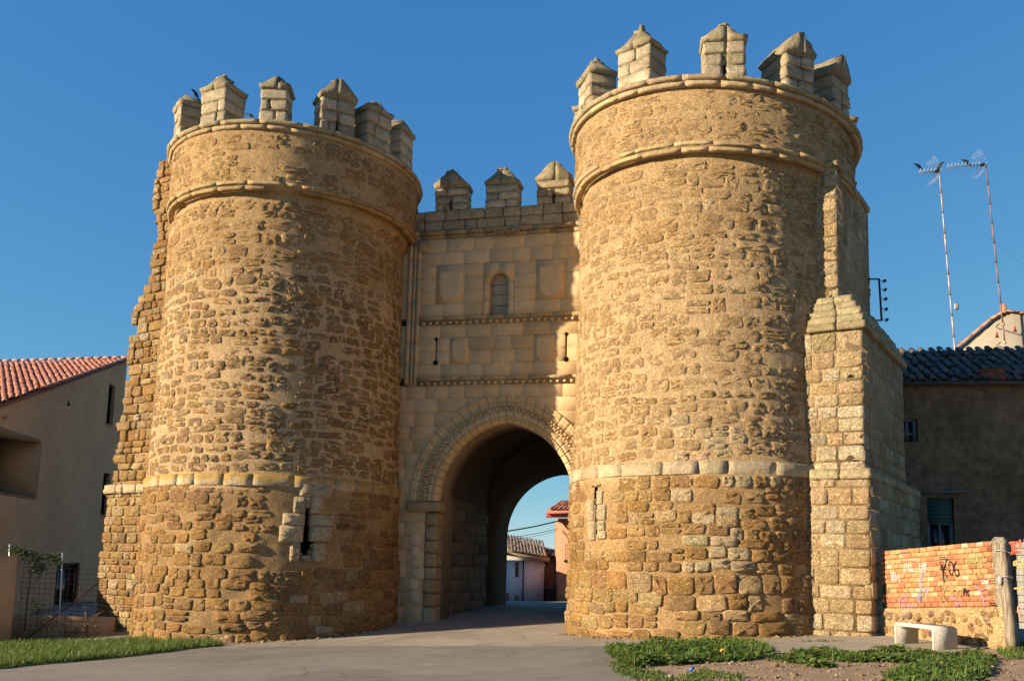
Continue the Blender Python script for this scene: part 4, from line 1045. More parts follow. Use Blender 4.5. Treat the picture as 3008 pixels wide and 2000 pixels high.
_ps = sorted(prof_sz, key=lambda a: a[1])
def stub_len(z): return float(np.interp(z, [a[1] for a in _ps], [a[0] for a in _ps]))
def stubmap(u, v, d): u = np.asarray(u)[..., None]; return SP1 + SD * u + SN * np.asarray(d)[..., None] + EZ * np.asarray(v)[..., None]
def build_stub():
    core = MB(); items = []; v = -1.0; ztop_ = _ps[-1][1]
    while v < ztop_:
        h = rngS.uniform(0.16, 0.33); L = stub_len(v + h / 2) + rngS.uniform(-0.10, 0.06); lo = v < 3.5
        core.add(*box(SP1 + SD * ((L - 0.05 - 2.2) / 2) - SN * 0.53 + EZ * (v + h / 2), SD, SN, EZ, L - 0.05 + 2.2, 1.02, h + 0.004), (0.46, 0.33, 0.18))
        u = L
        first = True
        while u > -0.6:
            w = rngS.uniform(0.20, 0.68)
            c = pick(rngS, (OCH, 3), (ORA, 1.6), (LGT, 1.4), (GRB, 0.6), ((0.50, 0.38, 0.22), 2), (WHT, 0.15))
            pr = rngS.uniform(0.0, 0.05) if lo else rngS.uniform(0.0, 0.07)
            if first and not lo:
                # end stones run through the thickness
                V, F = rough_block(SP1 + SD * (u - w / 2) - SN * 0.10 + EZ * (v + h / 2), SD, SN, EZ, w - 0.004, 0.30 + rngS.uniform(-0.04, 0.07), h + rngS.uniform(-0.03, 0.012), rngS, 0.028, 0.016)
                link('stone', mesh_of('stone', V, F, c, False), M['rubble'], stub)
                V, F = rough_block(SP1 + SD * (u - w / 2 + rngS.uniform(-0.08, 0.05)) - SN * 0.70 + EZ * (v + h / 2), SD, SN, EZ, w, 0.7, h - 0.004, rngS, 0.03, 0.016)
                link('stone', mesh_of('stone', V, F, jcol(c, rngS, 0.05), False), M['rubble'], stub)
            else: items.append((u - w / 2, v + h / 2, stone_shape(w * 0.95, h * 0.93, pr, rngS.uniform(3.2, 6), rngS, 0.05, crag=0.012), STF, c))
            first = False; u -= w
        v += h
    core.build('rubble_core', M['mortar'], stub)
    items = [(u, v, (-s[0], s[1], s[2]), [f[:, ::-1] for f in F], c) for u, v, s, F, c in items]
    print('stub', lay(stub, items, stubmap, M['rubble'], 'stone', 180, 'masonry', False))
    L = stub_len(3.4)
    for a, b in ((L + 0.06, L - 0.55), (L - 0.56, L - 0.85), (L - 0.86, L - 1.5), (L - 1.51, L - 2.0)):
        V, F = rough_block(SP1 + SD * (a + b) / 2 - SN * 0.1 + EZ * 3.47, SD, SN, EZ, a - b - 0.012, 0.42, 0.26, rngS, 0.04, 0.012); link('plinth_stone', mesh_of('plinth_stone', V, F, jcol((0.57, 0.49, 0.35), rngS, 0.06), True), M['band'], stub)
build_stub()
# ------------------------------------------------------------------ materials of the houses
def plaster(name, c, var=0.1, sc=1.2, stain=0.25, bm=0.008):
    c = tuple(x * ALB for x in c)
    m, t, b = nt(name); p = wpos(t); a = noise(t, p, sc, 5, 0.6); d = noise(t, p, sc * 9, 4, 0.6); e = noise(t, p, 70, 2)
    cc = ramp(t, a, [(0.3, tuple(x * (1 - var) for x in c)), (0.7, tuple(x * (1 + var) for x in c))])
    cc = mixc(t, 1.0, cc, ramp(t, d, [(0.32, grey(1 - stain)), (0.6, grey(1.03))]), 'MULTIPLY')
    t.links.new(cc, b.inputs['Base Color']); bump(t, b, maths(t, 'ADD', d, maths(t, 'MULTIPLY', e, 0.4)), 0.5, bm); return m
M['beige'] = plaster('beige_render', (0.64, 0.395, 0.215), 0.12, 0.5, 0.12, 0.004)
M['niche'] = plaster('ochre_render', (0.52, 0.37, 0.22), 0.05, 0.8, 0.08, 0.004)
M['mud'] = plaster('mud_plaster', (0.25, 0.165, 0.095), 0.38, 0.55, 0.40, 0.03)
M['cream'] = plaster('cream_render', (0.45, 0.39, 0.30), 0.1, 0.7, 0.12)
M['white'] = plaster('whitewash', (0.95, 0.96, 0.98), 0.06, 1.4, 0.35, 0.01)
M['pink'] = plaster('pink_render', (0.42, 0.25, 0.20), 0.08, 1.0, 0.15)
M['redpaint'] = plain('red_paint', (0.42, 0.06, 0.06), 0.6, 0.1, 4)
M['frame'] = plain('weathered_white_paint', (0.42, 0.42, 0.42), 0.7, 0.15, 20)
M['slat'] = plain('green_blind', (0.05, 0.10, 0.08), 0.7, 0.2, 20)
def brickwall_mat(name):
    m, t, b = nt(name); bt = N(t, 'ShaderNodeTexBrick'); mp = N(t, 'ShaderNodeMapping'); mp.inputs['Rotation'].default_value = (PI / 2, 0, 0)
    t.links.new(wpos(t), mp.inputs[0]); t.links.new(mp.outputs[0], bt.inputs[0])
    for k, v in dict(Scale=1.0).items(): bt.inputs[k].default_value = v
    bt.inputs['Color1'].default_value = (0.42, 0.15, 0.085, 1); bt.inputs['Color2'].default_value = (0.50, 0.20, 0.11, 1); bt.inputs['Mortar'].default_value = (0.36, 0.22, 0.15, 1)
    bt.inputs['Brick Width'].default_value = 0.26; bt.inputs['Row Height'].default_value = 0.075; bt.inputs['Mortar Size'].default_value = 0.012
    t.links.new(bt.outputs[0], b.inputs['Base Color']); return m
M['brickfar'] = brickwall_mat('far_brickwork')

def poly_thing(mb_name, parent, pts, n, thick, mat, col=(0.5, 0.5, 0.5), name=None):
    """planar polygon (world points, front face) given thickness backwards"""
    pts = [np.asarray(p, float) for p in pts]; n = np.asarray(n, float); k = len(pts)
    V = np.array(pts + [p - n * thick for p in pts]); F = [tuple(range(k)), tuple(range(2 * k - 1, k - 1, -1))] + [(i, k + i, k + (i + 1) % k, (i + 1) % k) for i in range(k)]
    return link(mb_name, mesh_of(mb_name, V, F, col), mat, parent)
def tile_mesh(name, length, r0, r1, col, n=6, th=0.015):
    """barrel tile along +Y, hollow below"""
    V = []
    for y, r in ((0, r0), (length, r1)):
        for rr in (r, r - th):
            for t in np.linspace(0, PI, n + 1): V.append((rr * math.cos(t), y, rr * math.sin(t) * 0.8))
    m = n + 1; F = []
    for k in range(n):
        F += [(k, k + 1, 2 * m + k + 1, 2 * m + k), (m + k + 1, m + k, 3 * m + k, 3 * m + k + 1), (k + 1, k, m + k, m + k + 1), (2 * m + k, 2 * m + k + 1, 3 * m + k + 1, 3 * m + k)]
    F += [(0, 2 * m, 3 * m, m), (n, m + n, 3 * m + n, 2 * m + n)]
    return mesh_of(name, np.array(V), F, col, True)
def tiled(roof, O, U, D, nu, nv, du, dv, cols, rng, r=None, keep=None, pan=True, name='roof_tile', jit=0.01, nmesh=6):
    """barrel tiles: columns along U, each column running down D from O"""
    O, U, D = (np.asarray(a, float) for a in (O, U, D)); Nn = np.cross(D, U); Nn = Nn / np.linalg.norm(Nn)
    if Nn[2] < 0: Nn = -Nn
    r = r or du * 0.36
    mes = [tile_mesh(name, dv * 1.22, r * 1.08, r * 0.88, jcol(cols[k % len(cols)], rng, 0.08)) for k in range(nmesh)]
    for m in mes: m.materials.append(M['tile'])
    b = base_of(roof); cnt = 0; rest = MB(); cand = []
    for i in range(nu):
        for j in range(nv):
            for lay_ in ((0, 1) if pan else (1,)):
                P = O + U * (du * (i + (0.5 if lay_ else 0.0))) + D * (dv * (j + 1.1)) + Nn * (0.03 if lay_ else 0.055)
                if keep and not keep(P): continue
                q = project(P); cand.append((0 if (-10 < q[0] < 3020 and -10 < q[1] < 2010) else 1, P, lay_))
    cand.sort(key=lambda c: c[0])
    for k, (hid, P, lay_) in enumerate(cand):
        yv = -D; zv = Nn if lay_ else -Nn; xv = np.cross(yv, zv)
        R = Matrix(((xv[0], yv[0], zv[0]), (xv[1], yv[1], zv[1]), (xv[2], yv[2], zv[2]))).to_4x4()
        mtx = Matrix.Translation(Vector(P + rng.normal(0, jit, 3) + Nn * 0.02 * lay_)) @ R @ Matrix.Rotation(rng.normal(0, 0.03), 4, 'Z') @ Matrix.Rotation(0.045, 4, 'X'); me = mes[rng.integers(nmesh)]
        if k < 300:
            o = bpy.data.objects.new(name, me); COL.objects.link(o); o.parent = roof; o.matrix_local = Matrix.Translation(-b) @ mtx
        else:                                     # past 300: the ones that show least, as one part
            n = len(me.vertices); co = np.empty(n * 3, np.float32); me.vertices.foreach_get('co', co); A4 = np.array(mtx); co = co.reshape(-1, 3) @ A4[:3, :3].T + A4[:3, 3]
            rest.add(co, [np.array([list(p.vertices) for p in me.polygons])], jcol(cols[k % len(cols)], rng, 0.08)); cnt += 1
    if cnt: rest.build(name + 's', M['tile'], roof, True, kind='stuff')
    print('tiles', len(cand), cnt)
TERRA = [(0.50, 0.19, 0.11), (0.55, 0.23, 0.14), (0.46, 0.17, 0.11), (0.58, 0.27, 0.17), (0.42, 0.15, 0.10), (0.53, 0.21, 0.12)]
OLDT = [(0.12, 0.10, 0.085), (0.17, 0.13, 0.10), (0.09, 0.078, 0.07), (0.20, 0.125, 0.08), (0.14, 0.125, 0.11), (0.105, 0.085, 0.07)]

# ------------------------------------------------------------------ new house left of the gate
rH = np.random.default_rng(51)
WDh = np.array([-0.10, 0.995, 0.0]); WDh /= np.linalg.norm(WDh); WNh = np.array([WDh[1], -WDh[0], 0])
HP = at_y(374, 1058, 40.5); HP0 = np.array([HP[0], HP[1], 0])
def hw(px, py): return at_plane(px, py, HP0, WNh)
zg = -0.8
house = thing('house', (HP0[0] - 3, HP0[1] - 3, zg), 'beige rendered house with red tiled roof, narrow windows and an open loggia', 'house')
far_top = hw(374, 1058); near_top = far_top + (hw(0, 1190) - far_top) * 1.12
def wall_uv(P): return float(np.dot(P - HP0, -WDh)), float(P[2])
def from_uv(u, z, d=0.0): return HP0 - WDh * u + WNh * d + EZ * z
umax = wall_uv(near_top)[0]; z_far = far_top[2]; z_near = near_top[2]
print('house', HP0, 'z', z_far, z_near, 'umax', umax)
# openings: (u0,u1,z0,z1)
def uvrect(pts):
    q = [wall_uv(hw(*p)) for p in pts]; return min(a[0] for a in q), max(a[0] for a in q), np.mean(sorted(a[1] for a in q)[:2]), np.mean(sorted(a[1] for a in q)[2:])
win1 = uvrect([(321, 1127), (340, 1133), (331, 1250), (312, 1247)]); win2 = uvrect([(305, 1388), (323, 1390), (315, 1512), (298, 1512)])
win3 = uvrect([(168, 1650), (232, 1655), (224, 1804), (159, 1804)])
lg = [wall_uv(hw(*p)) for p in ((120, 1295), (110, 1464), (0, 1267), (0, 1440))]
log_u0 = lg[0][0]; log = (log_u0, umax, np.mean([lg[1][1], lg[3][1]]), np.mean([lg[0][1], lg[2][1]]))
print('win', win1, win2, win3, log)
def walled():
    """front face as one sheet with openings; reveals of the openings; far side wall; a lower annex added out of view, sloped to shade the ruined wall"""
    ops = (win1, win2, win3, log)
    us = sorted(set([0.0, umax] + [v for o in ops for v in o[:2]])); mb = MB()
    top = lambda u: z_far + (z_near - z_far) * u / umax
    for a, b in zip(us[:-1], us[1:]):
        m = (a + b) / 2; lo = -1.2
        for c0, c1 in sorted([(o[2], o[3]) for o in ops if o[0] < m < o[1]]):
            mb.add(np.array([from_uv(a, lo), from_uv(b, lo), from_uv(b, c0), from_uv(a, c0)]), [(1, 0, 3, 2)]); lo = c1
        mb.add(np.array([from_uv(a, lo), from_uv(b, lo), from_uv(b, top(b)), from_uv(a, top(a))]), [(1, 0, 3, 2)])
    for o in (win1, win2, win3):
        q = [(o[0], o[2]), (o[1], o[2]), (o[1], o[3]), (o[0], o[3])]
        for k in range(4):
            (u1, z1), (u2, z2) = q[k], q[(k + 1) % 4]; mb.add(np.array([from_uv(u1, z1), from_uv(u2, z2), from_uv(u2, z2, -0.3), from_uv(u1, z1, -0.3)]), [(0, 1, 2, 3)])
    rb = at_plane(-120, 1072, HP + np.array([0, 0.2, 0]), np.array([0.05, -0.998, 0.0])) - EZ * 0.15; rb0 = rb.copy(); rb0[2] = -1.2
    mb.add(np.array([from_uv(0, -1.2), from_uv(0, z_far - 0.1), rb, rb0]), [(0, 1, 2, 3)])
    for z0, z1, d0, d1 in ((-1.2, log[2], 0, -1.9), (log[3], z_near, 0, -1.9), (-1.2, z_near, -1.9, -6)):
        mb.add(np.array([from_uv(umax, z0, d0), from_uv(umax, z1, d0), from_uv(umax, z1, d1), from_uv(umax, z0, d1)]), [(3, 2, 1, 0)])
    mb.build('wall', M['beige'], house)
    an = MB(); an.add(*prism([(20.2, -1.2), (31.0, -1.2), (31.0, 5.43), (20.2, 0.03)], (-17.6, 0, 0), EY, EZ, -EX, 0.0, 3.2)); an.build('shade_annex', M['beige'], house)  # unseen wedge added here; its sloping top casts the shadow on the stub
walled()
def opening(o, d, name, frame=None):
    mb = MB(); c = from_uv((o[0] + o[1]) / 2, (o[2] + o[3]) / 2, -d)
    w = link(name, mesh_of(name, *box(c, WDh, WNh, EZ, o[1] - o[0] + 0.1, 0.04, o[3] - o[2] + 0.1)), M['glass'], house)
    fr = MB()
    for (uc, zc, su, sz) in ((o[0] + 0.03, (o[2] + o[3]) / 2, 0.07, o[3] - o[2]), (o[1] - 0.03, (o[2] + o[3]) / 2, 0.07, o[3] - o[2]), ((o[0] + o[1]) / 2, o[2] + 0.035, o[1] - o[0] - 0.13, 0.07), ((o[0] + o[1]) / 2, o[3] - 0.035, o[1] - o[0] - 0.13, 0.07)):
        fr.add(*box(from_uv(uc, zc, -d + 0.05), WDh, WNh, EZ, su, 0.06, sz))
    fr.build('frame', frame or M['dark_metal'], w); return w
for o in (win1, win2):
    w = opening(o, 0.22, 'window')
    link('sill', mesh_of('sill', *box(from_uv((o[0] + o[1]) / 2, o[2] - 0.02, 0.0), WDh, WNh, EZ, o[1] - o[0] + 0.12, 0.14, 0.05)), M['beige'], w)
w3 = opening(win3, 0.18, 'window')
for k in range(7):
    u = win3[0] + (win3[1] - win3[0]) * (k + 0.5) / 7; link('bar', mesh_of('bar', *tube([from_uv(u, win3[2], -0.03), from_uv(u, win3[3], -0.03)], 0.012, 5)), M['dark_metal'], w3)
# loggia: floor, ceiling, end wall, back wall, rail
o = log; mb = MB()
for (c, su, sn, sz) in ((from_uv((o[0] + o[1]) / 2, o[2] - 0.05, -0.95), o[1] - o[0], 1.9, 0.1), (from_uv((o[0] + o[1]) / 2, o[3] + 0.05, -0.95), o[1] - o[0], 1.9, 0.1), (from_uv(o[0] - 0.05, (o[2] + o[3]) / 2, -0.95), 0.1, 1.9, o[3] - o[2]), (from_uv((o[0] + o[1]) / 2, (o[2] + o[3]) / 2, -1.95), o[1] - o[0] + 0.2, 0.1, o[3] - o[2] + 0.2)):
    mb.add(*box(c, WDh, WNh, EZ, su, sn, sz))
lgo = mb.build('loggia', M['niche'], house)
link('rail', mesh_of('rail', *box(from_uv((o[0] + o[1]) / 2, o[2] + 0.10, -0.05), WDh, WNh, EZ, o[1] - o[0] - 0.2, 0.05, 0.05)), M['dark_metal'], lgo)
tri = [hw(*p) for p in ((202, 1173), (196, 1190), (206.5, 1193))]
poly_thing('vent', house, [p + WNh * 0.004 for p in tri], WNh, 0.01, M['black'])
V, F = uvball(hw(12, 1226) + WNh * 0.08, 0.07, 8, 6); link('wall_lamp', mesh_of('wall_lamp', V, F, smooth=True), M['frame'], house)
# roof: plane through the sloping wall top and the ridge
ridgeB = at_plane(-120, 1072, HP + np.array([0, 0.2, 0]), np.array([0.05, -0.998, 0.0]))
A = far_top + EZ * 0.02; Bp = near_top + EZ * 0.02; ov = WNh * 0.14
roofpts = [A + ov, Bp + ov, Bp + (ridgeB - A) * 1.1, ridgeB]
Rn = np.cross(roofpts[1] - roofpts[0], roofpts[3] - roofpts[0]); Rn = Rn / np.linalg.norm(Rn); Rn = Rn if Rn[2] > 0 else -Rn
roof = poly_thing('roof', house, [p for p in roofpts], Rn, 0.05, M['tile'], (0.35, 0.14, 0.09))
P_r = at_plane(150, 1066, A, Rn); P_d = at_plane(190, 1130, A, Rn); Dn = P_d - P_r; Dn = Dn / np.linalg.norm(Dn)
Ud = (ridgeB - A) / np.linalg.norm(ridgeB - A)
def inroof(P):
    q = P - (A + ov); e1 = Bp - A; e2 = ridgeB - A
    Mx = np.array([e1, e2]).T; s, *_ = np.linalg.lstsq(Mx, q, rcond=None); return -0.02 < s[0] < 1.0 and 0.01 < s[1] < 1.02
ang = np.dot(Ud, Dn); Uperp = Ud - Dn * ang; 
tiled(roof, A + ov - Ud * 4.5 - Dn * 0.2, Ud, Dn, 90, 46, 0.235, 0.34, TERRA, rH, r=0.088, keep=inroof, pan=False, jit=0.006)
for k in range(24):                                                     # verge and ridge tiles
    for P0_, P1_, nm, rr in ((A + ov, Bp + ov, 'verge_tile', 0.09), (A + ov, ridgeB, 'ridge_tile', 0.11)):
        L = np.linalg.norm(P1_ - P0_); d = (P1_ - P0_) / L; st = 0.40
        if k * st > L: continue
        me = tile_mesh(nm, st * 1.1, rr * 1.06, rr, jcol(TERRA[k % 6] if nm[0] == 'v' else (0.52, 0.30, 0.21), rH, 0.08)); b = base_of(roof)
        yv = d; zv = Rn; xv = np.cross(yv, zv); R = np.stack([xv, yv, zv], 1)
        co = np.array([v.co for v in me.vertices]) @ R.T + P0_ + d * (k * st) + Rn * 0.10
        link(nm, mesh_of(nm, co, [np.array([list(p.vertices) for p in me.polygons])], jcol(TERRA[k % 6] if nm[0] == 'v' else (0.55, 0.32, 0.22), rH, 0.08), True), M['tile'], roof)

# boundary wall at the picture's edge, fence beside it
BWP = at_ground(30, 1888); bw_top = z_at(37, 1633, BWP)
bdir = np.array([-0.93, -0.36, 0]); bn = np.array([0.36, -0.93, 0])
bw = link('boundary_wall', mesh_of('boundary_wall', *box(np.array([0, 0, (bw_top - BWP[2]) / 2 - 0.1]) + bdir * 4.0, bdir, bn, EZ, 8.0, 0.28, bw_top - BWP[2] + 0.2)), M['beige']); bw.location = Vector(BWP)
tag(bw, 'smooth beige rendered boundary wall ending at the wire fence', 'wall')
print('bwall', BWP, bw_top)
FP1 = BWP + np.array([0.05, 0.15, 0]); FP2 = at_ground(292, 1872)
fence = thing('wire_fence', tuple(BWP), 'rusty wire mesh fence on thin steel posts in the shade beside the ruined wall', 'fence')
FD = FP2 - FP1; FL = np.linalg.norm(FD[:2]); FD = np.array([FD[0], FD[1], 0]) / FL
FN = np.array([FD[1], -FD[0], 0])
def fz(px, py): return at_plane(px, py, FP1, FN)
for (a, b, r, mt) in (((30, 1598), (27, 1700), 0.035, 'zinc'), ((36, 1655), (66, 1834), 0.022, 'zinc'), ((184, 1622), (171, 1886), 0.022, 'zinc'), ((255, 1798), (254, 1878), 0.018, 'rust')):
    link('post', mesh_of('post', *tube([fz(*a), fz(*b)], r, 7)), M[mt], fence)
link('brace_bar', mesh_of('brace_bar', *tube([fz(62, 1888), fz(290, 1710)], 0.02, 5)), M['rust'], fence)
zt_f = fz(150, 1666)[2]; zb_f = float(ground(FP1[0], FP1[1])) + 0.05
for k in range(int(FL / 0.15)):
    P = FP1 + FD * (k * 0.15 + 0.05); link('wire', mesh_of('wire', *tube([np.array([P[0], P[1], zb_f]), np.array([P[0] + rH.normal(0, .01), P[1], zt_f + rH.normal(0, 0.02)])], 0.005, 4)), M['rust'], fence)
for k in range(15):
    z = zb_f + (zt_f - zb_f) * k / 14.0; link('wire', mesh_of('wire', *tube([np.array([FP1[0], FP1[1], z]), np.array([FP2[0], FP2[1], z - 0.03])], 0.005, 4)), M['rust'], fence)
lw = link('garden_wall', mesh_of('garden_wall', *box(np.array([0, 0, 0.2]), FD, FN, EZ, 3.4, 0.2, 0.75)), M['beige']); PW = fz(110, 1880) - FN * 0.7; lw.location = Vector((PW[0], PW[1], float(ground(PW[0], PW[1])) + 0.05))
tag(lw, 'low beige garden wall behind the wire mesh fence', 'wall')

# ------------------------------------------------------------------ old mud-walled house right of the gate
rM = np.random.default_rng(61)
MN = np.array([-0.16, -0.987, 0.0]); MU = np.array([0.987, -0.16, 0.0]); MP = np.array([12.5, 27.0, 0.0])
def mw(px, py): return at_plane(px, py, MP, MN)
ez = mw(2830, 1134)[2]; mL = mw(2600, 1134); mR = mw(3150, 1140)
mudh = thing('mud_house', (MP[0], MP[1], 0.2), 'old mud-plastered house in deep shade with a mossy tiled roof', 'house')
u0 = np.dot(mL - MP, MU) - 0.6; u1 = np.dot(mR - MP, MU) + 2.5
def mf(u, z, d=0.0): return MP + MU * u + MN * d + EZ * z
def uvm(px, py): P = mw(px, py); return float(np.dot(P - MP, MU)), float(P[2])
wA = uvm(2672, 1228); wB = uvm(2694, 1300); w1 = (wA[0] - 0.35, wB[0], wB[1], wA[1])
wC = uvm(2722, 1530); wD = uvm(2804, 1625); w2 = (wC[0], wD[0], wD[1] - 0.25, wC[1])
s2 = uvm(2728, 1458); s3 = uvm(2806, 1532)
nu_, nz_ = 90, 80
Ug, Zg = np.meshgrid(np.linspace(u0, u1, nu_), np.linspace(-0.5, ez + 0.1, nz_), indexing='ij')
Pg = mf(Ug.ravel()[:, None], Zg.ravel()[:, None]); dn = 0.05 * fbm(Pg, 0.5, 3, 5) 
Pg = Pg + MN * dn[:, None]; fq = grid_faces(nu_, nz_)
fc = Pg[fq].mean(1); uu = (fc - MP) @ MU; zz_ = fc[:, 2]
kp = ~(((uu > w1[0]) & (uu < w1[1]) & (zz_ > w1[2]) & (zz_ < w1[3])) | ((uu > w2[0]) & (uu < w2[1]) & (zz_ > w2[2]) & (zz_ < s2[1])))
wallm = link('wall', mesh_of('wall', Pg, [fq[kp]], smooth=True), M['mud'], mudh)
mb = MB(); mb.add(*box(mf((u0 + u1) / 2, (ez - 0.5) / 2, -2.2), MU, MN, EZ, u1 - u0, 3.6, ez + 0.4)); mb.build('wall_core', M['mud'], mudh)
def mwin(w, name, shut=False):
    c = mf((w[0] + w[1]) / 2, (w[2] + w[3]) / 2, -0.16); W = link(name, mesh_of(name, *box(c, MU, MN, EZ, w[1] - w[0] + 0.05, 0.03, w[3] - w[2] + 0.05)), M['glass'], mudh)
    for k, (uc, zc, su, sz) in enumerate(((w[0] + 0.05, (w[2] + w[3]) / 2, 0.10, w[3] - w[2]), (w[1] - 0.05, (w[2] + w[3]) / 2, 0.10, w[3] - w[2]), ((w[0] + w[1]) / 2, w[3] - 0.05, w[1] - w[0] - 0.21, 0.10), ((w[0] + w[1]) / 2, (w[2] + w[3]) / 2, 0.07, w[3] - w[2] - 0.12), ((w[0] + w[1]) / 2, w[2] + (w[3] - w[2]) * 0.36, w[1] - w[0] - 0.22, 0.06))):
        link('frame', mesh_of('frame', *box(mf(uc, zc, -0.10 + 0.004 * k), MU, MN, EZ, su, 0.07, sz)), M['oldframe'], W)
    return W
mwin(w1, 'window'); W2 = mwin(w2, 'window')
for k in range(7):                                                      # sagging slatted blind above it
    z = s2[1] - 0.05 - k * (s2[1] - w2[3] + 0.05) / 7.0; sag = 0.06 * max(0, k - 3)
    link('blind_slat', mesh_of('blind_slat', *box(mf((w2[0] + w2[1]) / 2, z, -0.05) , MU + EZ * 0.05 * sag * (1 if k % 2 else -1.5), MN, EZ, w2[1] - w2[0] - 0.05, 0.03, 0.11)), M['slat'], W2)
a_, b_ = uvm(2690, 1452), uvm(2842, 1443)
link('lintel', mesh_of('lintel', *box(mf((a_[0] + b_[0]) / 2, (a_[1] + b_[1]) / 2 + 0.02, 0.03), MU + EZ * 0.05, MN, EZ, b_[0] - a_[0], 0.16, 0.07)), M['oldframe'], mudh)
# its roof of old barrel tiles
rz = at_y(2830, 1040, 30.6)[2]
ev0 = mf(u0 - 0.1, ez + 0.05, 0.28); D_m = mf(u0 - 0.1, rz, -3.4) - ev0; Lr = np.linalg.norm(D_m); D_m = -D_m / Lr
rN = np.cross(MU, D_m); rN = rN / np.linalg.norm(rN); rN = rN if rN[2] > 0 else -rN
Q = [ev0, ev0 + MU * (u1 - u0 + 0.3), ev0 + MU * (u1 - u0 + 0.3) - D_m * Lr, ev0 - D_m * Lr]
mroof = poly_thing('roof', mudh, Q, rN, 0.06, M['tile'], (0.12, 0.10, 0.085))
MUs = MU - D_m * 0.0
tiled(mroof, ev0 - D_m * Lr - rN * 0.03 - MU * 0.2, MU, D_m, int((u1 - u0) / 0.30) + 1, int(Lr / 0.36) - 0, 0.30, 0.36, OLDT, rM, r=0.105, jit=0.016)
ridgeQ = ev0 - D_m * Lr
Qb = [ridgeQ, ridgeQ + MU * (u1 - u0 + 0.3), ridgeQ + MU * (u1 - u0 + 0.3) - MN * 3.0 - EZ * 1.4, ridgeQ - MN * 3.0 - EZ * 1.4]
poly_thing('rear_slope', mudh, Qb[::-1], np.array([0, 0.3, 0.95]), 0.06, M['tile'], (0.13, 0.11, 0.10))
# patch of red bricks over the eave
bp = uvm(2895, 1090)
for j in range(4):
    for i in range(3 if j % 2 else 2):
        c_ = mf(bp[0] + 0.02 + (i + (0 if j % 2 else 0.5)) * 0.235, ez + 0.12 + j * 0.125, 0.05 - 0.12 * j)
        link('brick', mesh_of('brick', *rough_block(c_, MU, MN, EZ, 0.225, 0.24, 0.115, rM, 0.01, 0.004), jcol((0.30, 0.09, 0.05), rM, 0.2)), M['brick'], mudh)

# ------------------------------------------------------------------ rendered gable behind it
GN = np.array([-0.25, -0.968, 0.0]); GU = np.array([0.968, -0.25, 0]); GP = np.array([17.0, 34.0, 0])
def gw(px, py): return at_plane(px, py, GP, GN)
gab = thing('gable_house', (18.0, 34.2, 0.2), 'cream rendered gable with orange verge tiles rising behind the mud house', 'house')
pts = [gw(2780, 1140), gw(2780, 1052), gw(2798, 1039), gw(2860, 986), gw(2915, 940), gw(2954, 918), gw(3010, 926), gw(3120, 960), gw(3120, 1140)]
pts[0][2] = 0.0; pts[-1][2] = 0.0
poly_thing('wall', gab, pts[::-1], GN, 3.0, M['cream'])
for k, (a, b) in enumerate(zip(pts[2:7], pts[3:8])):
    n = max(2, int(np.linalg.norm(b - a) / 0.42)); d = (b - a) / np.linalg.norm(b - a); st = np.linalg.norm(b - a) / n; up = np.cross(GN, d); up = up if up[2] > 0 else -up
    for i in range(n):
        me = tile_mesh('verge_tile', st * 1.12, 0.13, 0.115, (0.5, 0.2, 0.1)); co = np.array([v.co for v in me.vertices])
        R = np.stack([np.cross(d, up), d, up], 1); co = co @ R.T + a + d * (i * st) + up * 0.02 - GN * 0.02
        link('verge_tile', mesh_of('verge_tile', co, [np.array([list(p.vertices) for p in me.polygons])], jcol((0.56, 0.25, 0.13), rM, 0.12), True), M['tile'], gab)
for (x, y) in ((2928, 985), (2981, 968)):
    P = [gw(x, y - 12), gw(x - 6, y + 7), gw(x + 6, y + 7)]; poly_thing('vent', gab, [p + GN * 0.006 for p in P][::-1], GN, 0.02, M['redpaint'])
cc = gw(2949, 908); link('chimney_tile', mesh_of('chimney_tile', *rough_block(cc, GU, GN, EZ, 0.12, 0.2, 0.34, rM, 0.01, 0.004), (0.55, 0.25, 0.14)), M['tile'], gab)

# ------------------------------------------------------------------ aerials
def yagi(name, base, top, tip, boom0, label, nel, panel=0.5, brackets=None, white=None):
    base, top, tip, boom0 = (np.asarray(a, float) for a in (base, top, tip, boom0))
    t = thing(name, tuple(base), label, 'antenna', 'television aerials')
    L = np.linalg.norm(top - base); n = 9
    for k in range(n):
        a = base + (top - base) * k / n; b = base + (top - base) * (k + 1) / n
        link('mast_section', mesh_of('mast_section', *tube([a, b], 0.030 - 0.0008 * k, 8), smooth=True), M['mast_a'] if 'pale' in label else M['mast_b'], t)
        link('clamp', mesh_of('clamp', *tube([b - (b - a) * 0.03, b], 0.042, 8)), M['dark_metal'], t)
    bm = link('boom', mesh_of('boom', *tube([tip, boom0], 0.018, 6)), M['zinc'], t)
    d = boom0 - tip; Lb_ = np.linalg.norm(d); d = d / Lb_; side = np.cross(d, EZ); side /= np.linalg.norm(side)
    for k in range(nel):
        P = tip + d * Lb_ * 0.86 * (k + 0.2) / nel
        link('element', mesh_of('element', *tube([P - side * 0.12 - EZ * 0.10, P + side * 0.12 + EZ * 0.10], 0.010, 5)), M['zinc'], t)
    c = tip + d * Lb_ * 0.93
    for sg in (1, -1):
        mb = MB(); ax = (-d * 0.55 + EZ * sg * 0.83)
        for q in np.linspace(-0.26, 0.26, 6): mb.add(*tube([c + side * q, c + side * q + ax * panel], 0.004, 4))
        for q in np.linspace(0.02, panel, 6): mb.add(*tube([c - side * 0.26 + ax * q, c + side * 0.26 + ax * q], 0.004, 4))
        mb.build('reflector', M['zinc'], t)
    link('dipole', mesh_of('dipole', *box(c - d * 0.05, d, side, EZ, 0.14, 0.1, 0.09)), M['dark_metal'], t)
    if white is not None: link('amplifier', mesh_of('amplifier', *rough_block(white, EX, EY, EZ, 0.16, 0.1, 0.2, rM, 0.02, 0.0)), M['frame'], t)
    return t
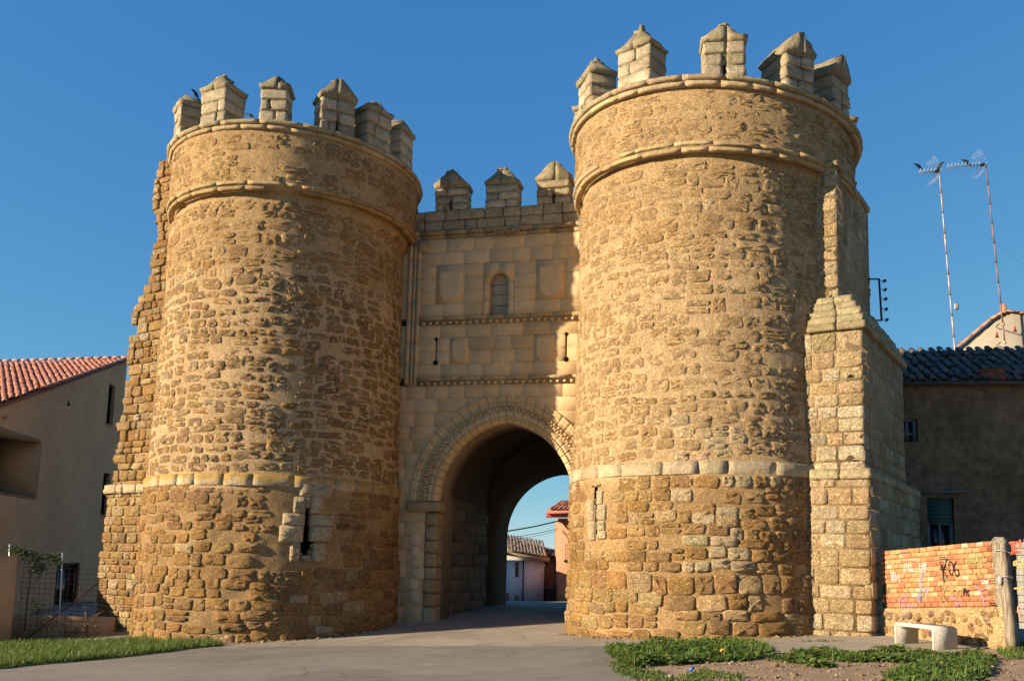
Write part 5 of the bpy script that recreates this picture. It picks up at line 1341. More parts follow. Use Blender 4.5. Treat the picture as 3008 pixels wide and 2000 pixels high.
M['mast_a'] = plain('galvanised_mast', (0.55, 0.45, 0.40), 0.5, 0.3, 9, metal=0.3); M['mast_b'] = plain('rusty_mast', (0.30, 0.17, 0.13), 0.6, 0.3, 9, metal=0.2)
YA = 31.2
yagi('roof_aerial', at_y(2807, 1050, YA), at_y(2759, 506, YA), at_y(2699, 507, YA - 0.1), at_y(2761, 503, YA), 'tall television aerial on a pale steel mast behind the mossy roof ridge', 5, 0.55, white=at_y(2804, 901, YA) + np.array([0.06, 0, 0]))
PB = gw(2941, 1015) + GN * 0.5; YB = PB[1]
ya2 = yagi('roof_aerial', PB, at_y(2896, 485, YB), at_y(2781, 490, YB - 0.2), at_y(2898, 484, YB), 'tall television aerial on a rusty mast bracketed to the cream gable', 10, 0.6)
for (x, y) in ((2935, 951), (2939, 1005)):
    P = at_y(x, y, YB); link('bracket', mesh_of('bracket', *tube([P, P - GN * 0.5], 0.02, 5)), M['dark_metal'], ya2); link('insulator', mesh_of('insulator', *uvball(P + np.array([0.16, 0, 0]), 0.06)), M['frame'], ya2)
for k, (a, b, lab) in enumerate(((at_y(2766, 585, YA), np.array([24.0, 31.0, 7.2]), 'thin guy wire from the pale aerial mast sloping down past the rusty mast'), (at_y(2904, 570, YB), np.array([25.0, 33.0, 8.6]), 'thin guy wire sloping down from the rusty aerial mast'))):
    o = link('guy_wire', mesh_of('guy_wire', *tube([a, (a + b) / 2 - EZ * 0.12, b], 0.0035, 4)), M['dark_metal']); tag(o, lab, 'wire')

# ------------------------------------------------------------------ birds
def bird(P, head_dir, label, s=1.0, up=0.55):
    """perched starling: one lofted body from tail to beak"""
    h = np.asarray(head_dir, float); h[2] = 0; h = h / np.linalg.norm(h); ax = h * math.cos(up) + EZ * math.sin(up); sd = np.cross(h, EZ); nn = np.cross(sd, ax)
    st = [(-0.15, 0.004, 0.018), (-0.09, 0.008, 0.022), (-0.05, 0.028, 0.030), (0.0, 0.045, 0.044), (0.05, 0.042, 0.042), (0.085, 0.026, 0.028), (0.105, 0.028, 0.027), (0.125, 0.020, 0.020), (0.138, 0.007, 0.007), (0.162, 0.002, 0.002)]
    V = []; n = 8; c = np.asarray(P) + EZ * 0.085 * s
    for i, (t, rn, rs) in enumerate(st):
        bend = (h * 0.02 + EZ * -0.006) * max(0, i - 5)
        for k in range(n): a = 2 * PI * k / n; V.append(c + s * (ax * t + bend + nn * rn * math.cos(a) + sd * rs * math.sin(a)))
    F = [(i * n + k, i * n + (k + 1) % n, (i + 1) * n + (k + 1) % n, (i + 1) * n + k) for i in range(len(st) - 1) for k in range(n)] + [tuple(range(n - 1, -1, -1)), tuple((len(st) - 1) * n + k for k in range(n))]
    mb = MB(); mb.add(np.array(V), F)
    for sg in (-1, 1): mb.add(*tube([c - EZ * 0.03 * s + sd * sg * 0.018 * s, np.asarray(P) - EZ * 0.012 + sd * sg * 0.02 * s], 0.005 * s, 4))
    b = np.asarray(P, float); o = link('bird', mesh_of('bird', np.concatenate(mb.V) - b, [np.concatenate(v) for v in mb.F.values()], smooth=True), M['dark_metal']); o.location = Vector(b); tag(o, label, 'bird')
bird(at_y(2700, 498, YA - 0.1), (-1, -0.3, 0), 'dark bird perched on the boom tip of the pale aerial', 1.25)
bird(at_y(2759, 499, YA), (0.6, -0.5, 0), 'dark bird perched on the mast top of the pale aerial', 1.35, 1.0)
bird(at_y(2842, 486, YB - 0.1), (-1, -0.2, 0), 'dark bird perched on the boom of the rusty aerial', 1.35)
bird(TWL.mtop[0] + np.array([0.12, 0, 0]), (-0.4, -1, 0), 'small dark bird sitting behind a merlon of the keyhole tower', 1.1)
bird(at_cyl(TL, 3.45, 737, 348)[0], (-1, 0.1, 0), 'small dark bird on the coping beside a narrow merlon', 0.9)
bird(at_cyl(TL, 3.2, 1128, 349)[0], (1, 0.1, 0), 'small dark bird beside the broken merlon next to the gate wall', 0.95)

# ------------------------------------------------------------------ insulator rack on the buttress
RK = C1 + BF * (L1 - 0.25) - BL * 0.0
rk = thing('insulator_rack', tuple(at_y(2590, 941, RK[1])), 'black iron rack with five insulators fixed to the side of the buttress', 'rack')
yk = RK[1]
link('bar', mesh_of('bar', *tube([at_y(2582, 818, yk), at_y(2590, 943, yk)], 0.028, 4)), M['dark_metal'], rk)
for y0, x0, x1 in ((820, 2545, 2582), (941, 2555, 2590)): link('bracket', mesh_of('bracket', *tube([at_y(x0, y0, yk), at_y(x1, y0, yk)], 0.022, 4)), M['dark_metal'], rk)
for k, y in enumerate((824, 850, 877, 907, 938)):
    x = 2584 + k * 1.7; p = [at_y(x, y, yk), at_y(x + 7, y, yk), at_y(x + 9, y + 6, yk), at_y(x + 13, y + 7, yk), at_y(x + 15, y + 3, yk)]
    hk = link('hook', mesh_of('hook', *tube(p, 0.010, 5)), M['dark_metal'], rk)
    link('insulator', mesh_of('insulator', *tube([at_y(x + 15, y + 4, yk), at_y(x + 15, y, yk), at_y(x + 15, y - 3, yk)], [0.03, 0.05, 0.025], 8)), M['dark_metal'], hk)

# ------------------------------------------------------------------ the street beyond the arch
rF = np.random.default_rng(71)
k8 = lambda x, y: (1450 + x / 3.267, 1370 + y / 3.267)
def sy(x, y, Y): return at_y(*k8(x, y), Y)
YN = np.array([0, -1.0, 0])
wh = thing('whitewashed_house', tuple(sy(290, 1320, 66)), 'flaking whitewashed house seen through the archway under a brown tiled roof', 'house')
poly_thing('wall', wh, [sy(40, 1330, 66), sy(496, 1330, 66), sy(500, 900, 66), sy(40, 895, 66)], YN, 4, M['white'])
mb = MB(); mb.add(*box(np.array([-8.0, 62.0, 0.1]), EX, EY, EZ, 6.0, 5.0, 8.0)); mb.build('shade_block', M['white'], wh)  # unseen block added to keep the sun off the whitewashed wall
for nm, (x0, y0, x1, y1) in (('window', (206, 915, 240, 1060)), ('door', (200, 1235, 236, 1325)), ('door', (110, 1210, 145, 1325))):
    poly_thing(nm, wh, [p + YN * 0.03 for p in (sy(x0, y1, 66), sy(x1, y1, 66), sy(x1, y0, 66), sy(x0, y0, 66))], YN, 0.02, M['mud'])
for x in (286, 494): link('drainpipe', mesh_of('drainpipe', *tube([sy(x, 900, 65.8), sy(x - 6, 1315, 65.8)], 0.06, 6)), M['dark_metal'], wh)
ev = [sy(30, 800, 65.4), sy(535, 884, 65.4)]; rd = [sy(30, 640, 71), sy(560, 850, 71)]
rn_ = np.cross(ev[1] - ev[0], rd[0] - ev[0]); rn_ /= np.linalg.norm(rn_); rn_ = rn_ if rn_[2] > 0 else -rn_
wr = poly_thing('roof', wh, [ev[0], ev[1], rd[1], rd[0]], rn_, 0.25, M['tile'], (0.28, 0.22, 0.15))
uu_ = (ev[1] - ev[0]); Lu = np.linalg.norm(uu_); uu_ /= Lu; dd_ = (ev[0] - rd[0]); Ld = np.linalg.norm(dd_); dd_ /= Ld
def in_wr(P):
    f = float(np.dot(P - ev[0], uu_)) / Lu; tp = rd[0] + (rd[1] - rd[0]) * min(max(f, 0), 1); ee = ev[0] + (ev[1] - ev[0]) * f
    return 0 <= f <= 1 and 0.50 < float(np.dot(P - tp, dd_)) and float(np.dot(ee + dd_ * 0.25 - P, dd_)) > 0
tiled(wr, rd[0], uu_, dd_, int(Lu / 0.24), int(Ld / 0.42), 0.24, 0.42, [(0.30, 0.23, 0.16), (0.26, 0.20, 0.14), (0.36, 0.27, 0.17), (0.22, 0.18, 0.14), (0.33, 0.24, 0.15), (0.28, 0.24, 0.19)], rF, r=0.10, pan=False, keep=in_wr)
ch = thing('cream_house', tuple(sy(330, 1320, 73)), 'cream gable wall with a tiled edge rising behind the whitewashed house', 'house')
cg = [sy(20, 700, 73), sy(540, 880, 73), sy(620, 812, 73), sy(135, 682, 73), sy(20, 655, 73)]
poly_thing('wall', ch, [sy(20, 1330, 73), sy(620, 1330, 73), sy(620, 818, 73), sy(135, 688, 73), sy(20, 660, 73)], YN, 3, M['cream'])
a, b = sy(20, 655, 72.9), sy(640, 815, 72.9); n_ = 22; d_ = (b - a) / n_
for i in range(n_): link('verge_tile', mesh_of('verge_tile', *rough_block(a + d_ * (i + 0.5), d_ / np.linalg.norm(d_), EY, np.cross(EY, d_ / np.linalg.norm(d_)) * -1, np.linalg.norm(d_) * 1.02, 0.3, 0.12, rF, 0.03, 0.01), jcol((0.36, 0.22, 0.15), rF, 0.15)), M['tile'], ch)
ph = thing('pink_house', tuple(sy(560, 1320, 67.5)), 'small pink rendered house squeezed beside the brick house beyond the archway', 'house')
poly_thing('wall', ph, [sy(498, 1330, 67.5), sy(660, 1330, 67.5), sy(660, 850, 67.5), sy(498, 845, 67.5)], YN, 3, M['pink'])
poly_thing('roof', ph, [sy(500, 838, 67.0), sy(660, 848, 67.0), sy(660, 800, 70), sy(540, 790, 70)], np.array([0, -0.4, 0.9]), 0.2, M['tile'], (0.12, 0.09, 0.08))
link('sill', mesh_of('sill', *box(sy(550, 1160, 67.4), EX, EY, EZ, 0.75, 0.15, 0.11)), M['frame'], ph)
for (x0, y0, x1, y1) in ((498, 1240, 540, 1325), (602, 1250, 622, 1325)): poly_thing('door', ph, [p + YN * 0.03 for p in (sy(x0, y1, 67.5), sy(x1, y1, 67.5), sy(x1, y0, 67.5), sy(x0, y0, 67.5))], YN, 0.02, M['mud'])
YB_ = 63.0
bh = thing('brick_house', tuple(sy(720, 1320, YB_)), 'orange brick house with red eaves and an iron balcony beyond the archway', 'house')
poly_thing('wall', bh, [sy(622, 1335, YB_), sy(1100, 1335, YB_), sy(1100, 490, YB_), sy(622, 497, YB_)], YN, 5, M['brickfar'])
poly_thing('eaves', bh, [sy(515, 480, YB_ - 1.2), sy(1100, 470, YB_ - 1.2), sy(1100, 435, YB_ - 1.2), sy(515, 445, YB_ - 1.2)], YN, 1.6, M['redpaint'])
e0, e1_, r0, r1 = sy(500, 432, YB_ - 1.4), sy(1100, 420, YB_ - 1.4), sy(640, 340, YB_ + 2.5), sy(1200, 330, YB_ + 2.5)
rn_ = np.cross(e1_ - e0, r0 - e0); rn_ /= np.linalg.norm(rn_); rn_ = rn_ if rn_[2] > 0 else -rn_
br = poly_thing('roof', bh, [e0, e1_, r1, r0], rn_, 0.15, M['tile'], (0.42, 0.16, 0.10))
uu_ = e1_ - e0; Lu = np.linalg.norm(uu_); uu_ /= Lu; dd_ = e0 - r0; Ld = np.linalg.norm(dd_); dd_ /= Ld
tiled(br, r0, uu_, dd_, int(min(Lu, 5.5) / 0.30), int(Ld / 0.42), 0.30, 0.42, TERRA, rF, r=0.12, pan=False)
bal = link('balcony', mesh_of('balcony', *box(sy(790, 908, YB_ - 0.4), EX, EY, EZ, 1.6, 0.8, 0.12)), M['brick'], bh)
for k in range(13):
    x = 688 + k * 17; link('baluster', mesh_of('baluster', *tube([sy(x, 900, YB_ - 0.75), sy(x, 750, YB_ - 0.75)], 0.018, 4)), M['dark_metal'], bal)
for y in (750, 895): link('handrail', mesh_of('handrail', *tube([sy(685, y, YB_ - 0.75), sy(900, y, YB_ - 0.75)], 0.025, 4)), M['dark_metal'], bal)
for (x0, y0, x1, y1) in ((745, 560, 800, 740), (748, 1050, 800, 1255)):
    w = poly_thing('window', bh, [p + YN * 0.02 for p in (sy(x0, y1, YB_), sy(x1, y1, YB_), sy(x1, y0, YB_), sy(x0, y0, YB_))], YN, 0.02, M['glass'])
for k, (a, b, r, lab) in enumerate((((-60, 640), (622, 520), 0.045, 'thick black cable bundle strung to the brick house beyond the archway'), ((-60, 690), (622, 592), 0.018, 'thin upper cable strung to the brick house beyond the archway'), ((-60, 715), (622, 612), 0.014, 'thin lower cable strung to the brick house beyond the archway'))):
    A_, B_ = sy(*a, 60), sy(*b, YB_ - 0.1); mid = [A_ + (B_ - A_) * t - EZ * 0.25 * 4 * t * (1 - t) * (0.6 if k else 0.4) for t in np.linspace(0, 1, 9)]
    o = link('cable', mesh_of('cable', *tube(mid, r, 5)), M['dark_metal']); tag(o, lab, 'cable')
# ------------------------------------------------------------------ graffiti wall
rW = np.random.default_rng(81)
_pull = lambda P: ORI + (P - ORI) * 0.945
QL = _pull(at_ground(2596, 1852)); QR = _pull(at_ground(2960, 1888))
WU = QR - QL; WU[2] = 0; WL_ = np.linalg.norm(WU); WU /= WL_; WNw = np.array([WU[1], -WU[0], 0]); WNw = WNw if np.dot(WNw, -QL) > 0 else -WNw
gwall = thing('brick_wall', tuple((QL + QR) / 2), 'low graffiti-covered orange brick wall on a rubble footing beside the buttress', 'wall')
def ww(px, py, d=0.0): P = at_plane(px, py, QL, WNw); return float(np.dot(P - QL, WU)), float(P[2])
def wp(u, z, d=0.0): return np.array([QL[0], QL[1], 0]) + WU * np.asarray(u)[..., None] + WNw * np.asarray(d)[..., None] + EZ * np.asarray(z)[..., None]
zbL, zbR = ww(2592, 1785)[1], ww(2930, 1781)[1]; ztL, ztR = ww(2588, 1618)[1], ww(2915, 1586)[1]
uL, uR = ww(2588, 1700)[0], ww(2926, 1700)[0]
print('graffiti wall', QL, QR, WL_, (zbL, zbR, ztL, ztR, uL, uR))
zb = lambda u: zbL + (zbR - zbL) * (u - uL) / (uR - uL); zt = lambda u: ztL + (ztR - ztL) * (u - uL) / (uR - uL)
V = [wp(uL + 0.02, zbL - 0.03, -0.02), wp(uR, zbR - 0.03, -0.02), wp(uR, ztR - 0.04, -0.02), wp(uL + 0.02, ztL - 0.04, -0.02)]; V += [v - WNw * 0.16 for v in V]
link('mortar_core', mesh_of('mortar_core', np.array(V), BOXF, (0.50, 0.38, 0.24)), M['mortar'], gwall)
NC = 12; NB = 17
BRK = [(0.58, 0.265, 0.115), (0.61, 0.30, 0.145), (0.54, 0.22, 0.095), (0.48, 0.165, 0.08), (0.60, 0.29, 0.135)]
holes = MB()
for r in range(NC):
    for c in range(-1, NB):
        a = uL + (uR - uL) * (c + (0.5 if r % 2 else 0)) / NB; b = a + (uR - uL) / NB
        a = max(a, uL - rW.uniform(-0.02, 0.05)); b = min(b, uR - rW.uniform(-0.02, 0.03))
        if b - a < 0.05: continue
        if c <= 0 and r in (0, 3, 4) : continue
        if c <= 0 and r % 2 == 0 and rW.random() < 0.4: continue
        m = (a + b) / 2; h = (zt(m) - zb(m)) / NC; z = zb(m) + h * (r + 0.5)
        slope = ((zbR - zbL) * (1 - r / NC) + (ztR - ztL) * r / NC) / (uR - uL)
        ax = WU + EZ * slope; ax /= np.linalg.norm(ax)
        colr = BRK[rW.integers(5)] if r > 1 else BRK[3 if rW.random() < 0.7 else 2]
        if rW.random() < 0.04: colr = (0.56, 0.40, 0.25)
        V, F = rough_block(wp(m, z, -0.085) , ax, WNw, EZ, b - a - 0.014, 0.17 + rW.normal(0, 0.006), h - 0.018, rW, 0.008, 0.003)
        bo = link('brick', mesh_of('brick', V, F, jcol(colr, rW, 0.08), True), M['brick'], gwall)
        if (c in (9,) and r % 2 == 1 and r < 11) or (c == NB - 1 and r % 2 == 0):
            mb = MB()
            for i in range(5):
                for j in range(2): mb.add(*box(wp(a + (b - a) * (0.14 + 0.18 * i), z + h * (0.18 if j else -0.18), 0.002), ax, WNw, EZ, (b - a) * 0.10, 0.012, h * 0.2))
            mb.build('brick_hole', M['black'], bo)
# footing of rubble
nu_, nz_ = 60, 18
Ug, Zg = np.meshgrid(np.linspace(uL + 0.02, WL_ + 0.1, nu_), np.linspace(0, 1, nz_), indexing='ij')
Zr = -0.2 + Zg * (np.array([zb(u) for u in Ug[:, 0]])[:, None] - 0.01 + 0.2)
Pf = wp(Ug.ravel(), Zr.ravel(), 0.02 + 0.06 * (1 - Zg.ravel())); Pf = Pf + WNw * (0.03 * fbm(Pf, 3.0, 9, 4))[:, None]
link('footing', mesh_of('footing', Pf, [grid_faces(nu_, nz_)], (0.54, 0.40, 0.23), True), M['mortar'], gwall)
items = []
for k in range(95):
    u = rW.uniform(uL + 0.15, WL_); z = rW.uniform(0.32, zb(u) - 0.1)
    w = rW.uniform(0.08, 0.22); c = pick(rW, ((0.52, 0.36, 0.19), 3), ((0.44, 0.28, 0.16), 1.5), ((0.36, 0.25, 0.20), 1), ((0.58, 0.46, 0.30), 2))
    items.append((u, z, stone_shape(w, w * rW.uniform(0.5, 0.9), rW.uniform(0.06, 0.10), 2.2, rW, 0.08, rot=rW.normal(0, 0.6), crag=0.006), STF, c))
lay(gwall, items, wp, M['rubble'], 'cobble', 95, 'cobbles')
V, F = rough_block(wp(uR + 0.07, (zbR + ztR) / 2, -0.08), WU, WNw, EZ, 0.20, 0.2, ztR - zbR + 0.1, rW, 0.05, 0.015); link('mortar_pier', mesh_of('mortar_pier', V, F, (0.46, 0.42, 0.35), True), M['mortar'], gwall)
# graffiti: thin strokes lying on the bricks
def paint(name, rgb): return plain(name, tuple(0.62 * a + 0.38 * b for a, b in zip(rgb, (0.58, 0.27, 0.12))) if name[:5] != 'black' else rgb, 0.8, 0.3, 40)
PT = dict(black=paint('black_spray', (0.035, 0.02, 0.02)), green=paint('green_spray', (0.25, 0.40, 0.16)), white=paint('white_chalk', (0.72, 0.68, 0.68)), blue=paint('blue_spray', (0.10, 0.30, 0.62)), violet=paint('violet_spray', (0.48, 0.30, 0.55)), pink=paint('pink_chalk', (0.75, 0.32, 0.28)), yellow=paint('yellow_chalk', (0.85, 0.50, 0.14)), red=paint('red_spray', (0.52, 0.04, 0.06)), lime=paint('olive_chalk', (0.52, 0.50, 0.20)))
gq = lambda x, y: (2560 + x / 5.8975, 1580 + y / 5.8975)
def strokes(name, lines, colr, w, parent=gwall, pix=gq, frame=None, d=0.014):
    w = w * 0.72; mb = MB(); fr = frame or ww; pf = frame_p if frame else wp
    for ln in lines:
        pts = [fr(*pix(*p)) for p in ln]
        # smooth the polyline
        P = np.array(pts)
        if len(P) > 2:
            Q = []
            for i in range(len(P) - 1):
                p0, p1, p2, p3 = P[max(i - 1, 0)], P[i], P[i + 1], P[min(i + 2, len(P) - 1)]
                for t in np.linspace(0, 1, 5)[:-1]: Q.append(0.5 * ((2 * p1) + (-p0 + p2) * t + (2 * p0 - 5 * p1 + 4 * p2 - p3) * t * t + (-p0 + 3 * p1 - 3 * p2 + p3) * t**3))
            Q.append(P[-1]); P = np.array(Q)
        L = []; R = []
        for i in range(len(P)):
            t = P[min(i + 1, len(P) - 1)] - P[max(i - 1, 0)]; t = t / (np.linalg.norm(t) + 1e-9); n = np.array([-t[1], t[0]]) * w / 2
            L.append(P[i] + n); R.append(P[i] - n)
        A = np.array(L + R); m = len(P); dd = np.full(len(A), d)
        V = pf(A[:, 0], A[:, 1], dd); V2 = pf(A[:, 0], A[:, 1], dd - 0.03)
        F = [(i, i + 1, m + i + 1, m + i) for i in range(m - 1)]; k = 2 * m
        F += [(k + m + i, k + m + i + 1, k + i + 1, k + i) for i in range(m - 1)] + [(i + 1, i, k + i, k + i + 1) for i in range(m - 1)] + [(m + i, m + i + 1, k + m + i + 1, k + m + i) for i in range(m - 1)]
        mb.add(np.concatenate([V, V2]), F)
    return mb.build(name, PT[colr], parent)
strokes('graffiti', [[(1200, 400), (1235, 560), (1265, 775)], [(1310, 370), (1250, 540), (1235, 570)], [(1240, 560), (1290, 620), (1320, 690)], [(1345, 440), (1352, 560), (1385, 640), (1420, 580), (1415, 470), (1375, 400), (1340, 440)], [(1475, 400), (1440, 480), (1450, 600), (1490, 670), (1520, 610), (1490, 540), (1450, 570)], [(1312, 350), (1308, 420)]], 'black', 0.022)
strokes('graffiti', [[(1660, 440), (1680, 320), (1700, 440)], [(1662, 395), (1700, 395)], [(1720, 435), (1722, 325), (1760, 430), (1765, 320)], [(1785, 320), (1788, 425), (1825, 410), (1820, 345), (1785, 320)], [(1842, 425), (1840, 310), (1875, 330), (1845, 370), (1885, 420)], [(1925, 305), (1895, 310), (1900, 420), (1935, 412)], [(1898, 365), (1925, 362)], [(1975, 310), (1945, 320), (1945, 360), (1975, 400), (1950, 430), (1935, 500)], [(1660, 455), (1760, 465), (1860, 460)], [(1905, 275), (1925, 250)]], 'green', 0.018)
strokes('graffiti', [[(1815, 590), (1800, 650), (1830, 705), (1865, 650), (1850, 580), (1815, 590)], [(1915, 590), (1885, 610), (1910, 640), (1925, 670), (1890, 700)]], 'green', 0.018)
strokes('graffiti', [[(1160, 840), (1250, 790), (1300, 840), (1240, 960)], [(1330, 850), (1330, 980)], [(1380, 860), (1400, 920), (1440, 900)], [(1260, 1030), (1215, 1080), (1240, 1160), (1310, 1160), (1300, 1080), (1240, 1075)], [(1500, 930), (1540, 890), (1545, 1000), (1510, 1010)], [(1480, 750), (1478, 850)]], 'green', 0.02)
strokes('graffiti', [[(575, 620), (580, 460), (620, 470), (620, 530), (585, 550)], [(650, 440), (650, 560)], [(690, 420), (690, 540), (740, 530)], [(690, 480), (730, 470)], [(850, 420), (835, 500), (870, 570), (900, 430), (910, 570), (940, 420), (955, 560)], [(840, 490), (970, 470)], [(690, 560), (760, 580), (960, 590)], [(345, 560), (365, 760), (385, 580), (400, 760)], [(425, 590), (430, 740), (470, 640), (490, 760)]], 'white', 0.025)
strokes('graffiti', [[(885, 590), (880, 680), (850, 790), (875, 880), (845, 950), (800, 1030)], [(870, 900), (850, 1000), (842, 1110)], [(800, 1020), (860, 1060)], [(920, 900), (950, 870), (985, 920), (960, 980)]], 'blue', 0.05)
strokes('graffiti', [[(470, 1080), (500, 1040), (490, 1200), (520, 1380)], [(520, 1000), (540, 1090), (600, 1080), (605, 990), (560, 970)], [(540, 1200), (545, 1140), (580, 1190), (620, 1145)], [(640, 1200), (640, 1145), (690, 1190), (720, 1140), (800, 1140), (760, 1195)], [(510, 1330), (510, 1250), (560, 1260), (555, 1320)], [(590, 1330), (590, 1250), (630, 1270), (595, 1290), (640, 1330)], [(690, 1250), (690, 1330), (740, 1320)], [(770, 1250), (750, 1290), (780, 1330), (820, 1290), (770, 1250)]], 'violet', 0.02)
strokes('graffiti', [[(1390, 1060), (1400, 1000), (1450, 1060), (1500, 1000)], [(1450, 1170), (1470, 1110), (1500, 1170), (1530, 1110), (1575, 1175)], [(1810, 830), (1880, 900), (1930, 1010), (1950, 1160)], [(1880, 900), (1960, 880), (1990, 820), (2060, 830), (2080, 890)], [(1900, 760), (1990, 690)], [(1900, 1010), (2000, 1060), (2030, 1000)]], 'violet', 0.02)
strokes('graffiti', [[(1605, 860), (1605, 990), (1630, 860), (1660, 990)], [(1670, 880), (1690, 920), (1660, 940), (1695, 970), (1665, 1000)], [(1605, 930), (1650, 925)]], 'black', 0.02)
strokes('graffiti', [[(520, 230), (660, 225)], [(525, 290), (650, 285)], [(530, 390), (800, 380)], [(1730, 760), (1745, 800)]], 'pink', 0.045)
strokes('graffiti', [[(720, 240), (745, 310), (780, 250), (780, 310)], [(810, 250), (815, 310), (850, 300)], [(930, 170), (900, 190), (935, 240), (920, 290)]], 'yellow', 0.025)
strokes('graffiti', [[(330, 270), (480, 265)], [(330, 320), (360, 290), (400, 340), (440, 290)], [(340, 400), (500, 390)], [(350, 480), (370, 430), (400, 480)]], 'lime', 0.03)

# ------------------------------------------------------------------ wooden post and plank fence at the right edge
M['oldwood'] = None
def wood(name, c1, c2):
    m, t, b = nt(name); p = wpos(t); mp = N(t, 'ShaderNodeMapping'); mp.inputs['Scale'].default_value = (14, 14, 1.6); t.links.new(p, mp.inputs[0])
    n = N(t, 'ShaderNodeTexNoise'); n.inputs['Scale'].default_value = 2.2; n.inputs['Detail'].default_value = 6; t.links.new(mp.outputs[0], n.inputs[0])
    t.links.new(ramp(t, n.outputs[0], [(0.3, c1), (0.65, c2)]), b.inputs['Base Color']); bump(t, b, n.outputs[0], 0.7, 0.012); return m
M['oldwood'] = wood('weathered_post_wood', (0.11, 0.085, 0.06), (0.30, 0.25, 0.185)); M['plank'] = wood('grey_plank_wood', (0.15, 0.145, 0.13), (0.26, 0.25, 0.22))
PBp = _pull(at_ground(2974, 1890)); PTp = at_plane(2943, 1592, PBp, WNw)
post = thing('wooden_post', tuple(PBp), 'leaning weathered timber post bound with wire between wall and planks', 'post')
axp = PTp - PBp; Lp = np.linalg.norm(axp); axp /= Lp
V = []
for t_ in np.linspace(0, 1, 9):
    c = PBp - axp * 0.1 + axp * (Lp + 0.1) * t_ + rW.normal(0, 0.006, 3)
    for x, y in ((-1, -1), (1, -1), (1, 1), (-1, 1)): V.append(c + WU * x * (0.075 - 0.01 * t_) + WNw * y * 0.075)
F = [(i * 4 + k, i * 4 + (k + 1) % 4, (i + 1) * 4 + (k + 1) % 4, (i + 1) * 4 + k) for i in range(8) for k in range(4)] + [(3, 2, 1, 0), (32, 33, 34, 35)]
link('shaft', mesh_of('shaft', np.array(V), F), M['oldwood'], post)
for k, f in enumerate((0.90, 0.64)):
    c = PBp + axp * Lp * f; ring = [c + WU * 0.12 * math.cos(t_) + WNw * 0.12 * math.sin(t_) + EZ * 0.03 * math.sin(t_ + k) for t_ in np.linspace(0, 2 * PI, 13)]
    link('binding_wire', mesh_of('binding_wire', *tube(ring, 0.009, 5)), M['frame'], post)
V, F = uvball(PBp + axp * Lp * 0.62 + WNw * 0.12, 0.07, 8, 6, (0.6, 0.6, 1.2)); link('plastic_tie', mesh_of('plastic_tie', V, F, smooth=True), M['frame'], post)
arc = [PBp + axp * Lp * 0.95 + WU * (-0.30 + 0.30 * t_) + EZ * (0.02 + 0.16 * math.sin(PI * t_)) for t_ in np.linspace(0, 1, 9)]
link('wire_loop', mesh_of('wire_loop', *tube(arc, 0.007, 5)), M['frame'], post)
plk = thing('plank_fence', tuple(PBp + WU * 0.6), 'grey horizontal plank fence with red lettering beside the timber post', 'fence')
def pw(px, py): P = at_plane(px, py, PBp - WNw * 0.05, WNw); return float(np.dot(P - PBp, WU)), float(P[2])
def frame_p(u, z, d=0.0): return np.array([PBp[0], PBp[1], 0]) + WU * np.asarray(u)[..., None] + WNw * (np.asarray(d)[..., None] - 0.05) + EZ * np.asarray(z)[..., None]
zT = pw(2960, 1592)[1]; zB = pw(2985, 1845)[1]; npk = 13
for k in range(npk):
    h = (zT - zB) / npk; z = zB + h * (k + 0.5); c = frame_p(np.array([1.35]), np.array([z]), np.array([-0.01]))[0]
    V, F = rough_block(c, WU, WNw, EZ, 2.5 - 0.05 * rW.random(), 0.03, h - 0.008, rW, 0.004, 0.002); link('plank', mesh_of('plank', V, F, smooth=False), M['plank'], plk)
for u in (0.3, 2.4):
    c = frame_p(np.array([u]), np.array([(zT + 0.1) / 2]), np.array([-0.07]))[0]; link('upright', mesh_of('upright', *box(c, WU, WNw, EZ, 0.09, 0.07, zT)), M['oldwood'], plk)
V, F = rough_block(frame_p(np.array([1.5]), np.array([0.45]), np.array([-0.02]))[0], WU, WNw, EZ, 1.9, 0.16, 0.42, rW, 0.05, 0.02); link('sill_stone', mesh_of('sill_stone', V, F, (0.5, 0.36, 0.21), True), M['rubble'], plk)
pq = lambda x, y: (2900 + x / 4.352, 1560 + y / 4.352)
strokes('lettering', [[(285, 150), (355, 140)], [(318, 148), (330, 275), (300, 285)], [(395, 135), (345, 170), (345, 260), (400, 250)], [(350, 205), (385, 200)], [(420, 105), (425, 230)], [(300, 280), (440, 262)]], 'red', 0.055, plk, pq, pw, 0.012)
strokes('lettering', [[(350, 380), (345, 430), (380, 420), (370, 370)], [(430, 360), (460, 400), (425, 440)], [(400, 480), (430, 440), (450, 500)], [(350, 730), (470, 720)]], 'yellow', 0.04, plk, pq, pw, 0.012)
strokes('lettering', [[(395, 1040), (400, 960), (440, 960), (445, 1030)], [(410, 1060), (425, 1140)], [(420, 780), (460, 775)]], 'pink', 0.03, plk, pq, pw, 0.012)

